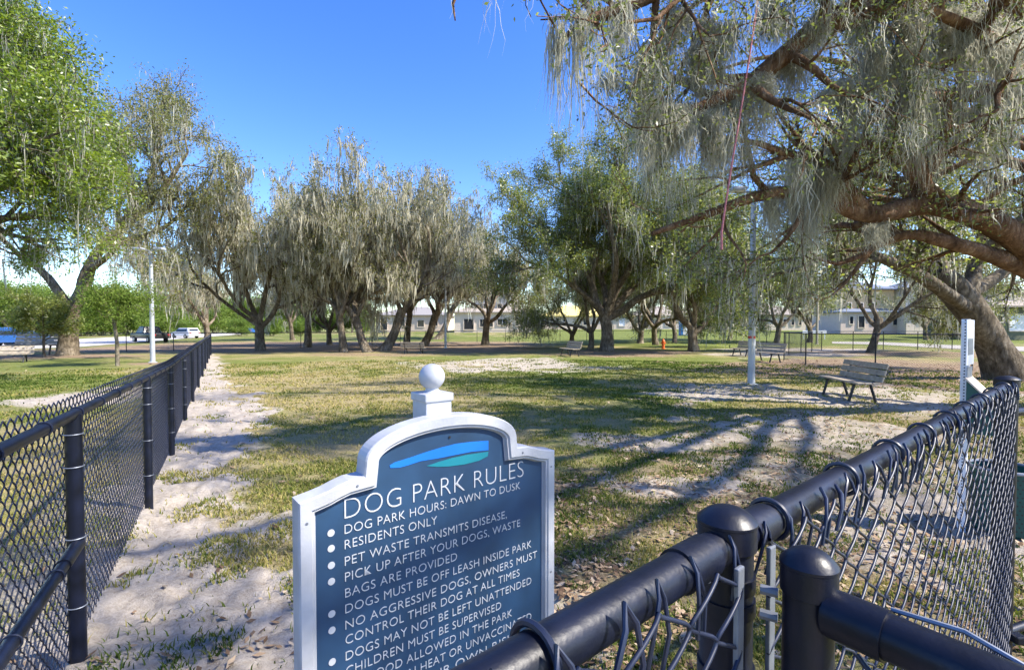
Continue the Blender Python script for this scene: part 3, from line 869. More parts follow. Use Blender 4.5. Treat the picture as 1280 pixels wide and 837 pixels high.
# -- bright crown hanging in at the top left, trunk outside the picture
def bright_tree():
    T = Tree(103)
    P = dict(OAK, step=0.6, kids=[7, 6, 5], ref=[6.0, 2.6, 1.2], len=[2.2, 1.4, 0.7], rmin=0.01, wander=0.18, angle=(30, 65), lift=[0.25, 0.1, 0])
    b = Vector((-22.0, 15.5, 0)); V = Vector
    cr = V((-20.9, 15.5, 3.0))
    T.seg.append(([b + V((-0.2, 0, -0.4)), b + V((0, 0, 0.3)), V((-21.4, 15.5, 1.6)), cr, V((-20.6, 15.5, 3.8))], [0.8, 0.55, 0.45, 0.42, 0.35], 0))
    for q in [[(-60, 200, 16), (-10, 150, 16), (25, 135, 16), (55, 140, 16)], [(-80, 120, 16), (-50, 80, 16), (-25, 60, 16), (-10, 50, 16)], [(-60, 260, 15.5), (-10, 235, 15.3), (35, 220, 15), (65, 230, 15)],
              [(-50, 290, 15), (-20, 280, 14.6), (20, 270, 14.4), (45, 268, 14.4)], [(-80, 180, 17), (-40, 110, 17.5), (-10, 85, 18), (10, 75, 18)], [(-80, 250, 14), (-40, 190, 13.5), (-10, 180, 13.2), (15, 180, 13)],
              [(-50, 220, 17), (10, 185, 17.5), (45, 175, 18), (65, 185, 18)]]:
        p = [cr] + [at(*k) for k in q]
        dress(T, p, lin(0.24, 0.04, len(p)), 0, P, 0.4)
    return finish(T, 'leafy_tree', 'tree with bright yellow green foliage hanging in at the top left corner', 'tree', b, M['bark'],
                  (14, 0.2, 0.125, M['leaf_bright']), dict(per=1.6, length=0.6, width=0.022, spread=0.08, mat=M['moss'], seg=5, wig=0.02, keep=0.8))
bright_tree()

# -- forked oak on the left with the round olive crown
def forked_oak():
    T = Tree(104)
    P = dict(OAK, step=0.7, kids=[6, 6, 5], ref=[7.0, 3.2, 1.6], len=[3.6, 2.0, 1.0], rmin=0.014, wander=0.2, angle=(30, 62), lift=[0.3, 0.1, 0])
    b = ground(84, 444); Y = b.y
    f = at(90, 388, Y)
    T.seg.append(([b + Vector((0, 0, -0.4)), b + Vector((0.05, 0, 0.2)), at(86, 415, Y), f, at(94, 378, Y)], [0.9, 0.58, 0.42, 0.42, 0.34], 0))
    for q, a, c in [([f, at(78, 372, Y), at(62, 350, Y), at(48, 335, Y), at(28, 322, Y), at(2, 298, Y - 1), at(-30, 270, Y - 1)], 0.3, 0.08),
                    ([f, at(103, 362, Y), at(110, 340, Y), at(122, 315, Y), at(140, 298, Y), at(155, 280, Y), at(165, 250, Y), at(160, 215, Y), at(150, 190, Y), at(152, 165, Y)], 0.4, 0.07),
                    ([at(150, 285, Y), at(180, 262, Y), at(205, 235, Y), at(222, 210, Y), at(235, 190, Y)], 0.26, 0.06),
                    ([at(158, 268, Y), at(182, 240, Y + 1), at(192, 205, Y + 1.5), at(195, 175, Y + 1.5), at(190, 150, Y + 1.5)], 0.24, 0.06),
                    ([at(128, 308, Y), at(160, 300, Y + 1), at(195, 290, Y + 1), at(225, 268, Y + 1), at(245, 240, Y + 1)], 0.22, 0.05),
                    ([at(112, 338, Y), at(135, 320, Y - 2), at(150, 305, Y - 3), at(175, 300, Y - 4)], 0.18, 0.05)]:
        dress(T, q, lin(a, c, len(q)), 0, P, 0.45)
    return finish(T, 'oak_tree', 'old oak with a thick forked trunk and round olive crown beside the left benches', 'oak tree', b, M['bark'],
                  (8, 0.26, 0.15, M['leaf_olive']), dict(per=1.6, length=0.8, width=0.05, spread=0.1, mat=M['moss'], seg=4, wig=0.03, keep=0.7))
forked_oak()

# -- broad oak in the middle of the lawn
def lawn_oak():
    T = Tree(105)
    P = dict(OAK, step=0.7, kids=[7, 6, 5], ref=[6.0, 3.0, 1.4], len=[3.8, 2.1, 1.0], rmin=0.013, wander=0.19, angle=(30, 64), lift=[0.35, 0.12, 0])
    b = ground(758, 439); Y = b.y
    f = at(757, 398, Y)
    T.seg.append(([b + Vector((0, 0, -0.4)), b + Vector((0, 0, 0.2)), at(759, 418, Y), f, at(756, 390, Y)], [0.75, 0.5, 0.42, 0.4, 0.3], 0))
    for q, a, c in [([f, at(745, 378, Y), at(740, 355, Y), at(728, 330, Y), at(705, 305, Y), at(680, 285, Y), at(655, 275, Y)], 0.3, 0.05),
                    ([f, at(778, 388, Y), at(800, 372, Y - 0.5), at(830, 362, Y - 1), at(862, 358, Y - 1.5), at(895, 350, Y - 2), at(930, 335, Y - 2)], 0.32, 0.05),
                    ([f, at(757, 365, Y + 1), at(745, 330, Y + 1.5), at(735, 290, Y + 2), at(720, 255, Y + 2), at(700, 225, Y + 2)], 0.28, 0.05),
                    ([f, at(772, 360, Y), at(790, 330, Y - 1), at(800, 295, Y - 1.5), at(810, 255, Y - 2), at(815, 220, Y - 2)], 0.28, 0.05),
                    ([f, at(765, 365, Y - 1), at(770, 330, Y - 3), at(765, 290, Y - 4), at(760, 250, Y - 4.5), at(770, 215, Y - 4.5)], 0.26, 0.05),
                    ([f, at(735, 372, Y - 1), at(705, 350, Y - 2), at(680, 335, Y - 3), at(655, 325, Y - 3)], 0.22, 0.05),
                    ([f, at(800, 350, Y + 1), at(840, 320, Y + 1.5), at(875, 290, Y + 2), at(900, 262, Y + 2)], 0.26, 0.05)]:
        dress(T, q, lin(a, c, len(q)), 0, P, 0.3)
    return finish(T, 'oak_tree', 'broad green oak standing in the middle of the lawn with a low dark fork', 'oak tree', b, M['bark'],
                  (15, 0.21, 0.15, M['leaf_oak']), dict(per=1.0, length=0.8, width=0.05, spread=0.1, mat=M['moss'], seg=4, wig=0.03, keep=0.6))
lawn_oak()

def saplings():
    P = dict(OAK, step=0.35, levels=2, kids=[5, 4], len=[1.0, 0.5], rmin=0.01, first=[0.2, 0.2], lift=[0.1, 0.05])
    b = ground(147, 457)
    T = Tree(106)
    T.seg.append(([Vector((0, 0, -0.2)), Vector((0, 0, 1.0)), Vector((-0.15, 0, 2.2))], [0.09, 0.075, 0.06], 1))
    for k in range(7):
        grow(T, Vector((-0.1, 0, 1.6 + 0.1 * k)), Vector((math.cos(k * 2.1) * 0.8, math.sin(k * 2.1) * 0.8, 0.9)), 1.25, 0.035, 0, P)
    r = thing('young_tree', 'young slender tree with a pale trunk between the fence and the road', 'young tree', b)
    plant(r, T, M['bark_pale'], (18, 0.16, 0.1, M['leaf_far']), None)
    b = ground(55, 446)
    T = Tree(107)
    T.seg.append(([Vector((0, 0, -0.2)), Vector((0, 0, 1.0)), Vector((0, 0, 2.6))], [0.08, 0.06, 0.03], 1))
    for k in range(9):
        grow(T, Vector((0, 0, 0.9 + 0.22 * k)), Vector((math.cos(k * 2.1), math.sin(k * 2.1), 0.45)), 1.25 - 0.06 * k, 0.03, 0, P)
    r = thing('young_tree', 'small glossy dark green tree behind the left slatted bench', 'young tree', b)
    plant(r, T, M['bark'], (20, 0.15, 0.13, M['leaf_oak']), None)
saplings()

# ------------------------------------------------------------------ the other oaks, by kind
G1 = 'moss draped oaks across the middle of the park'
put('mossy', 2, 478, 438, 'mossy oak leaning to the right, directly left of the distant slatted bench', 0.0, 1.08, G1)
put('mossy', 0, 326, 438, 'straight mossy oak standing alone just right of the far end of the left fence', 3.9, 1.15, G1)
put('mossy', 1, 430, 440, 'dark trunked mossy oak leaning left, crossing the pale trunk beside it', 0.2, 0.95, G1)
put('mossy', 1, 384, 434, 'mossy oak in the gap left of the two crossing trunks', 5.2, 1.12, G1)
put('mossy', 2, 528, 432, 'mossy oak directly behind the distant slatted bench', -0.4, 1.08, G1)
o = put('mossy', 2, 460, 440, 'pale trunked mossy oak leaning over the dark trunk on its left', 2.6, 0.9, G1)
put('mossy', 0, 258, 428, 'mossy oak behind the far end of the left fence', 2.2, 1.12, G1)
put('mossy', 1, 366, 425, 'mossy oak seen behind and right of the straight lone mossy oak', 1.4, 1.0, G1)
put('mossy', 0, 412, 431, 'shaggy mossy oak close behind the two crossing trunks', 4.0, 0.9, G1)
put('mossy', 1, 508, 430, 'mossy oak behind the right leaning one, in front of the low beige house', 3.2, 1.2, G1)
put('mossy', 2, 546, 424, 'mossy oak left of the thin light pole near the distant bench', 0.3, 1.35, G1)
put('twisted', 0, 606, 420, 'low wide oak with twisted bare limbs in front of the white porch house', 0.5, 1.25, G1)
G2 = 'green oaks on the right side of the park'
put('green', 0, 800, 429, 'green oak with twin dark trunks just left of the orange hydrant', 0.4, 1.0, G2)
put('green', 1, 820, 431, 'green oak leaning right immediately behind the orange hydrant', 1.3, 1.05, G2)
put('green', 2, 843, 421, 'slim green oak behind the hydrant in front of the blue toilet cabin', 2.1, 1.0, G2)
put('green', 0, 868, 417, 'far green oak standing in front of the white houses', 3.3, 1.1, G2)
put('mossy', 1, 912, 422, 'moss hung oak with a thick trunk left of the tall light pole', 2.3, 1.0, G2)
put('green', 1, 970, 429, 'green oak just right of the tall light pole behind the slatted benches', 3.9, 1.05, G2)
put('mossy', 0, 1012, 421, 'straight mossy oak behind the tan pole near the black inner fence', 1.1, 0.95, G2)
put('green', 2, 1088, 441, 'forked oak with a V shaped trunk inside the black inner fence', 0.2, 0.95, G2)
put('twisted', 0, 1158, 422, 'twisted oak with two slanting stems on the bright lawn before the right houses', 2.2, 0.95, G2)
put('twisted', 0, 1262, 424, 'twisted oak at the right edge in front of the olive garage', 4.0, 1.0, G2)
put('green', 0, 716, 420, 'small green oak in front of the yellow roofed house', 1.9, 0.75, G2)
put('green', 1, 738, 419, 'slender green oak left of the broad lawn oak, before the yellow roofed house', 5.0, 0.8, G2)

G3 = 'green trees beyond the road'
for k, (px, py, sc, rz, lab) in enumerate([
        (12, 424, 1.0, 0.0, 'bushy green tree behind the blue car at the left edge'), (45, 421, 0.95, 1.0, 'light green tree beyond the road behind the glossy young tree'),
        (110, 418.5, 1.0, 2.0, 'green tree beyond the road just right of the thick forked trunk'), (140, 418, 1.2, 3.0, 'green tree beyond the road behind the pale young tree'),
        (175, 418, 1.2, 4.0, 'green tree beyond the road behind the dark pickup'), (210, 417, 1.1, 5.0, 'green tree beyond the road left of the white car'),
        (240, 417, 1.25, 0.5, 'green tree beyond the white car'), (285, 416.5, 1.2, 1.5, 'far green tree right of the fence end'),
        (318, 416, 1.3, 2.5, 'far green tree above the small blue car'), (352, 416, 1.2, 3.5, 'far green tree behind the lone mossy trunk'),
        (385, 416, 1.2, 4.5, 'far green tree left of the crossing trunks'), (440, 416, 1.3, 5.5, 'far green tree behind the crossing trunks'), (-25, 423, 1.1, 0.3, 'green tree at the far left edge behind the parked cars')]):
    put('far', k % 2, px, py, lab, rz, sc, G3)
G5 = 'scrub trees along the far side of the road'
for k, (px, py, sc, lab) in enumerate([(-40, 424, 3.0, 'scrub tree at the far left edge behind the blue cars'), (22, 422, 2.8, 'scrub tree between the blue cars and the glossy young tree'), (66, 420.5, 3.0, 'scrub tree left of the thick forked trunk, across the road'), (102, 420, 3.2, 'scrub tree right of the thick forked trunk, across the road'),
        (128, 419.5, 3.0, 'scrub tree left of the pale young tree, across the road'), (160, 419, 3.2, 'scrub tree behind the pale young tree, across the road'), (200, 418, 3.6, 'scrub tree above the charcoal pickup'), (226, 417.6, 3.5, 'scrub tree above the white car'), (270, 417, 3.6, 'scrub tree at the far end of the left fence'),
        (296, 416.5, 3.4, 'scrub tree left of the tiny blue car'), (333, 416, 3.6, 'scrub tree right of the tiny blue car'), (362, 416, 3.8, 'scrub tree between the lone mossy trunk and the crossing trunks'), (398, 415.8, 3.6, 'scrub tree just left of the crossing trunks'), (424, 415.6, 3.6, 'scrub tree between the crossing trunks'), (452, 415.6, 3.4, 'scrub tree right of the crossing trunks beside the beige house')]):
    put('bush', 0, px, py, lab, k * 1.7, sc, G5)
G4 = 'bushes beside the road and the houses'
for k, (px, py, sc, lab) in enumerate([(300, 420, 1.6, 'bright bush beyond the road near the small blue car'), (340, 420, 1.7, 'bright bush behind the lone mossy oak'), (375, 420, 1.5, 'bright bush left of the shaggy mossy oak'),
                                       (30, 428, 1.3, 'bush beside the blue cars'), (232, 421, 1.4, 'dark bush in front of the white car'), (540, 414, 1.2, 'bush against the beige house porch'), (1188, 413, 1.3, 'round bush by the right house wall')]):
    put('bush', 0, px, py, lab, k * 1.3, sc, G4)

# ------------------------------------------------------------------ road
def strip(name, pts_near, pts_far, mat, lift):
    A = [ground(*p) for p in pts_near]; B_ = [ground(*p) for p in pts_far]
    V = [(p.x, p.y, float(zg(p.x, p.y)) + lift) for p in A] + [(p.x, p.y, float(zg(p.x, p.y)) + lift) for p in B_]
    n = len(A)
    me = bpy.data.meshes.new(name); me.from_pydata(V, [], [(i, i + 1, n + i + 1, n + i) for i in range(n - 1)])
    me.materials.append(mat); me.update()
    o = link(name, me); o['kind'] = 'structure'; return o
M['concrete'] = plain("pale_concrete", (0.5, 0.47, 0.43), 0.9, 0, 0.08, 0.4, 0.1, 20)
strip("road", [(-160, 446), (0, 437), (95, 434), (165, 428.5), (250, 421.5), (310, 417.2)], [(-160, 432), (0, 427), (95, 424), (165, 420.5), (250, 417), (310, 414.3)], M['concrete'], 0.03)
M['worn_path'] = plain("worn_path_surface", (0.34, 0.31, 0.255), 0.95, 0, 0.12, 0.5, 0.1, 20)
strip("path", [(1040, 429.5), (1100, 431), (1190, 436), (1300, 440)], [(1040, 427), (1100, 427.5), (1190, 431.5), (1300, 434)], M['worn_path'], 0.03)

# ------------------------------------------------------------------ houses
def house(label, px0, px1, base_py, Y, wall, roof, storeys=1, depth=10, openings=(), hip=True, name='house', zroof=None, upper=None, eave=0.45, rise=1.9, over_z=None, chim=False):
    """box with real wall thickness at the openings, hipped or gabled roof, windows with frames"""
    p0 = at(px0, 400, Y); p1 = at(px1, 400, Y)
    x0, x1 = p0.x, p1.x; w = x1 - x0
    zb = float(zg((x0 + x1) / 2, Y))
    zb = at(640, base_py, Y).z if base_py else zb
    r = thing(name, label, 'house', ((x0 + x1) / 2, Y, zb))
    H = 3.1 * storeys
    g = float(zg((x0 + x1) / 2, Y)) - zb
    mb = MB(); mb.box((0, depth / 2, H / 2 + g / 2 - 0.2), (w, depth, H - g + 0.4)); mb.build('wall', M[wall], r)
    def roof_mesh(xa, xb, ya, yb, z0, hgt, m, nm='roof'):
        e = eave
        a, b, c, d = xa - e, xb + e, ya - e, yb + e
        rb = MB()
        ins = min((d - c) / 2, (b - a) / 2 * 0.95) if hip else 0.0
        V = [(a, c, z0), (b, c, z0), (b, d, z0), (a, d, z0), (a, c, z0 - 0.2), (b, c, z0 - 0.2), (b, d, z0 - 0.2), (a, d, z0 - 0.2), (a + ins, (c + d) / 2, z0 + hgt), (b - ins, (c + d) / 2, z0 + hgt)]
        rb.add(V, [(4, 7, 6, 5), (0, 1, 5, 4), (1, 2, 6, 5), (2, 3, 7, 6), (3, 0, 4, 7), (0, 8, 9, 1), (2, 9, 8, 3), (1, 9, 2), (3, 8, 0)])
        return rb.build(nm, M[m], r)
    if upper:
        ua, ub, um = upper
        xa, xb = (at(ua, 400, Y).x - (x0 + x1) / 2), (at(ub, 400, Y).x - (x0 + x1) / 2)
        u = MB(); u.box(((xa + xb) / 2, depth / 2 + 0.8, H + 1.5 + 0.9), (xb - xa, depth - 2.2, 3.6)); u.build('upper_wall', M[um], r)
        roof_mesh(xa, xb, 1.6, depth - 0.3, H + 4.2, 1.5, roof, 'upper_roof')
    roof_mesh(-w / 2, w / 2, 0, depth, H + 0.2, rise, roof)
    for (pxa, pxb, pya, pyb, kind) in openings:
        a = at(pxa, pya, Y); b = at(pxb, pyb, Y)
        cx = (a.x + b.x) / 2 - (x0 + x1) / 2; ww = abs(b.x - a.x); cz = (a.z + b.z) / 2 - zb; hh = abs(a.z - b.z)
        yo = 1.7 if (upper and cz > H + 0.4) else 0.0
        f = MB()
        t = 0.13
        for sx in (-1, 1): f.box((cx + sx * (ww / 2 + t / 2), yo - 0.05, cz), (t, 0.16, hh + 2 * t))
        for sz in (-1, 1): f.box((cx, yo - 0.05, cz + sz * (hh / 2 + t / 2)), (ww - 0.004, 0.156, t))
        fo = f.build('door' if kind == 'door' else ('garage_door' if kind == 'garage' else 'window'), M['stucco_white'], r)
        pn = MB(); pn.box((cx, yo - 0.012, cz), (ww, 0.05, hh)); 
        pn.build('pane', M[{'win': 'glass', 'door': 'dark_metal', 'garage': 'white', 'bare': 'dark_metal', 'wdoor': 'white'}[kind]], fo)
        if kind == 'win' and ww > 1.4:
            mu = MB(); mu.box((cx, yo - 0.045, cz), (0.06, 0.05, hh)); mu.build('mullion', M['white'], fo)
    return r

house('low beige house with a grey roof seen between the mossy oak trunks', 470, 560, 413, 104, 'stucco', 'roof_grey', 1, 11, [(500, 506, 399, 407, 'win'), (540, 547, 399, 407, 'win'), (476, 484, 398, 412, 'door'), (522, 530, 400, 408, 'win')])
house('white house with a porch and a small upper floor behind the low twisted oak', 568, 664, 412, 92, 'stucco_white', 'roof_pale', 1, 10, [(580, 592, 398.5, 411.5, 'door'), (600, 606, 399, 408, 'win'), (612, 616, 399, 408, 'win'), (622, 634, 398.5, 406, 'win'), (645, 648, 398, 407, 'win'), (654, 657, 398, 407, 'win'), (622, 627, 379, 386, 'win'), (604, 610, 379, 386, 'win')], upper=(592, 648, 'stucco_white'))
house('single storey cream house with a yellow roof', 676, 790, 412, 116, 'stucco', 'roof_yellow', 1, 12, [(695.5, 698, 397.5, 406, 'win'), (704, 706.5, 397, 402, 'win'), (729, 735, 397.5, 406, 'win'), (774, 781, 398, 407, 'wdoor')], rise=2.6)
house('white house with a grey roof just left of the moss hung oak', 792, 872, 411, 120, 'stucco_white', 'roof_pale', 1, 11, [(832, 834.5, 397, 407, 'win'), (836, 838.5, 397, 407, 'win'), (806, 812, 398, 405, 'win'), (862, 868, 397, 404, 'win')], rise=2.4)
house('white house with a slate blue roof left of the tall light pole', 876, 916, 411, 118, 'stucco_white', 'roof_blue', 1, 11, [(889, 895, 399, 405, 'win'), (902, 907, 398, 406, 'win')], rise=2.8)
house('long pale house with a beige hipped roof right of the tall light pole', 922, 1009, 412.5, 104, 'stucco_white', 'roof_pale', 1, 12, [(925, 929, 399, 408, 'win'), (936, 941, 399, 408, 'win'), (951, 956, 399, 408, 'win'), (979, 982.5, 399, 406, 'win'), (989, 992.5, 399, 406, 'win'), (998, 1001.5, 399, 406, 'win')], rise=2.7)
house('cream house with a bare plywood upper storey still being built', 1051, 1131, 413.5, 84, 'stucco_pink', 'roof_blue', 1, 10, [(1062, 1066, 395.5, 404.5, 'win'), (1073, 1080, 395, 409, 'door'), (1091, 1095, 396, 404, 'win'), (1116, 1121, 396, 406, 'win'), (1069, 1072, 378, 386, 'bare'), (1084, 1087, 378, 386, 'bare'), (1098, 1101, 378, 386, 'bare')], upper=(1064, 1128, 'sheathing'), rise=1.3)
house('white two storey house with slate blue lower roof beside the leaning oak', 1133, 1206, 413.5, 82, 'stucco_white', 'roof_blue', 1, 10, [(1150, 1156, 395.5, 404, 'win'), (1176, 1184, 394.5, 402, 'win'), (1194, 1198, 395, 411, 'door'), (1163, 1169, 373, 379, 'win'), (1180, 1185, 373, 379, 'win')], upper=(1143, 1196, 'stucco_white'), rise=1.3)
house('olive walled garage house with a pale roof at the right edge', 1236, 1340, 414, 64, 'olive_wall', 'roof_pale', 1, 10, [(1244, 1252, 394, 402, 'win'), (1262, 1290, 393, 413, 'garage')], rise=2.9)

# ------------------------------------------------------------------ cars
def car(label, loc, rz, paint, kind='suv', L=4.5, Wd=1.8, H=1.55):
    r = thing('parked_car', label, 'car', loc, rz)
    h = Wd / 2
    if kind == 'suv': prof = [(-L / 2, 0.35), (-L / 2, 0.9), (-L / 2 + 0.15, 1.0), (-L / 2 + 0.5, H), (L * 0.1, H), (L * 0.27, 1.02), (L / 2 - 0.15, 0.9), (L / 2, 0.7), (L / 2, 0.35)]
    elif kind == 'pickup': prof = [(-L / 2, 0.45), (-L / 2, 1.05), (-L * 0.1, 1.05), (-L * 0.06, H), (L * 0.14, H), (L * 0.26, 1.12), (L / 2 - 0.1, 1.0), (L / 2, 0.8), (L / 2, 0.45)]
    else: prof = [(-L / 2, 0.32), (-L / 2, 0.85), (-L * 0.42, 0.95), (-L * 0.22, H), (L * 0.1, H), (L * 0.27, 0.95), (L / 2 - 0.15, 0.8), (L / 2, 0.65), (L / 2, 0.32)]
    mb = MB(); mb.poly(prof, -h, Wd)
    me = mb.mesh('body', M[paint], True, 0.09, 3)
    bm = bmesh.new(); bm.from_mesh(me)
    for v in bm.verts:                      # the cabin leans inward
        if v.co.z > 1.0: v.co.y *= 1 - 0.16 * min(1, (v.co.z - 1.0) / 0.5)
    bm.to_mesh(me); bm.free()
    link('body', me, r)
    for s in (-1, 1):
        x0 = -L / 2 + 0.55 if kind == 'suv' else (-L * 0.04 if kind == 'pickup' else -L * 0.27); x1 = L * 0.17
        g = MB(); g.box((0, 0, 0), (1, 0.02, 1))
        pts = [(x0, 1.02), (x0 + 0.12, H - 0.13), (x1 - 0.12, H - 0.13), (x1 + 0.22, 1.02)]
        g = MB(); V = []
        for yy in (0.0, 0.02):
            for (x, z) in pts: V.append((x, s * (h * (1 - 0.16 * max(0, z - 1.0) / 0.5) + 0.004 + yy * 0.5), z))
        g.add(V, [(0, 1, 2, 3), (4, 7, 6, 5), (0, 4, 5, 1), (1, 5, 6, 2), (2, 6, 7, 3), (3, 7, 4, 0)]); g.build('side_window', M['glass'], r)
        for xx in (-L * 0.3, L * 0.31):
            w = MB(); w.tube([(xx, s * (h - 0.19), 0.34), (xx, s * (h + 0.02), 0.34)], 0.34, 20); wo = w.build('wheel', M['tyre'], r, True)
            k = MB(); k.tube([(xx, s * (h + 0.015), 0.34), (xx, s * (h + 0.035), 0.34)], 0.2, 16); k.build('rim', M['rim'], wo, True)
        l = MB(); l.box((L / 2 - 0.03, s * (h - 0.3), 0.72), (0.1, 0.36, 0.16)); l.build('headlight', M['white'], r, False, 0.02)
        l = MB(); l.box((-L / 2 + 0.02, s * (h - 0.22), 0.85), (0.1, 0.26, 0.2)); l.build('tail_light', M['red'], r, False, 0.02)
    zr = H - 0.14
    xr = -L / 2 + 0.38 if kind == 'suv' else None
    if kind == 'suv':
        g = MB(); g.box((-L / 2 + 0.3, 0, 1.27), (0.03, Wd * 0.74, 0.36), Matrix.Rotation(math.radians(32), 3, 'Y')); g.build('rear_window', M['glass'], r)
    g = MB(); a = L * 0.185; g.box((a, 0, (H + 1.02) / 2), (0.03, Wd * 0.76, 0.5), Matrix.Rotation(math.radians(-52), 3, 'Y')); g.build('windscreen', M['glass'], r)
    return r
car('blue sport utility car parked at the left edge', ground(2, 433), 1.25, 'car_blue', 'suv', 4.6, 1.85, 1.7)
car('smaller steel blue car parked right of the blue utility car', ground(26, 432), 0.35, 'car_navy', 'hatch', 4.2, 1.75, 1.45)
car('charcoal pickup on the road behind the left light pole', ground(188, 427.5), 2.6, 'car_dark', 'pickup', 5.4, 1.9, 1.8)
car('white car on the road right of the charcoal pickup', ground(232, 422.5), 2.7, 'car_white', 'suv', 4.7, 1.85, 1.6)
car('tiny distant blue car beyond the end of the road', ground(310, 416.6), 2.7, 'car_blue', 'hatch', 4.3, 1.75, 1.5)

# ------------------------------------------------------------------ light poles
def light_pole(label, p, top, r0, mat, head='tee', sticker=False):
    r = thing('lamp_post', label, 'light pole', p)
    mb = MB(); mb.tube([(0, 0, -0.3), (0, 0, top * 0.5), (0, 0, top)], [r0, r0 * 0.85, r0 * 0.68], 18); mb.build('pole', M[mat], r, True)
    mb = MB(); mb.lathe((0, 0, 0), [(r0 * 1.7, -0.1), (r0 * 1.7, 0.03), (r0 * 1.1, 0.05)], 18); mb.build('base_plate', M[mat], r, True)
    mb = MB(); mb.box((0, 0, top + 0.04), (1.1, 0.07, 0.07)); mb.build('cross_arm', M[mat], r, False, 0.01)
    for s in (-1, 1):
        mb = MB(); mb.box((s * 0.5, -0.1, top + 0.1), (0.42, 0.34, 0.11)); h = mb.build('lamp_head', M['pole'], r, False, 0.03)
        mb = MB(); mb.box((s * 0.5, -0.1, top + 0.04), (0.34, 0.27, 0.02)); mb.build('lens', M['white'], h)
    if sticker:
        mb = MB(); z = 1.32
        mb.tube([(0, 0, z - 0.16), (0, 0, z + 0.16)], r0 * 0.97, 18, False); st = mb.build('label_band', M['letter'], r, True)
        mb = MB(); mb.tube([(0, 0, z + 0.05), (0, 0, z + 0.13)], r0 * 0.985, 18, False); mb.build('red_band', M['red'], st, True)
    return r
light_pole('tall grey light pole on the right with a small label band at chest height', ground(939, 481), 5.6, 0.105, 'pole', sticker=True)
light_pole('grey light pole with a T shaped head behind the left fence', ground(191, 453), 5.35, 0.11, 'pole')
light_pole('thin light pole beside the distant bench in the middle', ground(557, 435), 5.6, 0.1, 'pole')
light_pole('tan light pole behind the black inner fence', ground(1021, 430), 6.4, 0.12, 'pole_tan')

# ------------------------------------------------------------------ benches
def make_bench():
    r = thing('park_bench', 'bench', 'bench', (0, 0, 0), 0, 'slatted park benches')
    Lb = 1.85
    for k in range(3):
        mb = MB(); mb.box((0, -0.19 + 0.16 * k, 0.44), (Lb, 0.14, 0.04)); mb.build('seat_slat', M['slat'], r, False, 0.008)
    rot = Matrix.Rotation(math.radians(-17), 3, 'X')
    for k in range(3):
        z = 0.53 + 0.145 * k; mb = MB(); mb.box((0, 0.235 + (z - 0.44) * 0.3, z), (Lb, 0.035, 0.125), rot); mb.build('back_slat', M['slat'], r, False, 0.008)
    for s in (-1, 1):
        x = s * Lb * 0.33
        mb = MB(); mb.box((x, -0.01, 0.405), (0.05, 0.5, 0.03)); fr = mb.build('frame', M['dark_metal'], r)
        mb = MB(); mb.tube([(x, 0.2, 0.41), (x, 0.28, 0.5), (x, 0.385, 0.86)], 0.025, 8); mb.build('back_support', M['dark_metal'], r, True)
        for yy, y2 in ((-0.17, -0.29), (0.16, 0.29)):
            mb = MB(); mb.tube([(x, yy, 0.41), (x, y2, -0.02)], 0.032, 8); mb.build('leg', M['dark_metal'], r, True)
    return r
bench0 = make_bench()
bl = [((1060, 497), math.radians(-98), 1.0, 'weathered slatted bench on the bare sand right of the tall light pole'),
      ((517, 442), math.radians(172), 0.85, 'distant slatted bench beside the thin middle light pole, seen from its back'),
      ((712, 445), math.radians(-70), 1.0, 'slatted bench at the edge of the sandy path left of the broad lawn oak'),
      ((929, 445), math.radians(-80), 1.0, 'slatted bench partly hidden just left of the tall light pole'),
      ((957, 452), math.radians(-78), 1.05, 'slatted bench just right of the tall light pole, in front of the inner fence'),
      ((12, 453), math.radians(30), 0.9, 'low bench at the left edge nearest the lawn'),
      ((46, 444), math.radians(10), 1.5, 'long slatted bench at the foot of the thick forked oak')]
for i, (p, a, s, lab) in enumerate(bl):
    q = ground(*p); q.z += 0.0
    if i == 0:
        bench0.location = q; bench0.rotation_euler = (0, 0, a); bench0['label'] = lab
    else:
        copy_tree(bench0, q, a, s, lab, 'slatted park benches')

# ------------------------------------------------------------------ hydrant, toilet cabin, low board
def hydrant():
    r = thing('fire_hydrant', 'small orange hydrant standing on the lawn beside the twin oaks', 'hydrant', ground(829, 436))
    mb = MB(); mb.lathe((0, 0, 0), [(0.17, -0.05), (0.17, 0.04), (0.11, 0.05), (0.11, 0.55), (0.14, 0.56), (0.14, 0.6), (0.12, 0.66), (0.07, 0.74), (0.03, 0.77), (0.03, 0.82), (0.001, 0.82)], 18); mb.build('barrel', M['orange'], r, True)
    for s in (-1, 1):
        mb = MB(); mb.tube([(0, 0, 0.45), (s * 0.2, 0, 0.45)], 0.06, 12); mb.build('outlet', M['orange'], r, True)
    mb = MB(); mb.tube([(0, 0, 0.42), (0, -0.2, 0.42)], 0.075, 12); mb.build('front_outlet', M['orange'], r, True)
hydrant()
def cabin():
    r = thing('portable_toilet', 'small blue cabin standing before the white houses', 'portable toilet', ground(855, 412.5))
    mb = MB(); mb.box((0, 0, 1.05), (1.3, 1.3, 2.1)); mb.build('wall', M['bin_blue'], r, False, 0.04)
    mb = MB(); mb.box((0, -0.66, 1.0), (0.8, 0.03, 1.8)); mb.build('door', M['car_white'], r)
    mb = MB(); mb.lathe((0, 0, 2.1), [(0.95, 0.0), (0.85, 0.12), (0.3, 0.2), (0.001, 0.2)], 8); mb.build('roof', M['car_white'], r)
cabin()
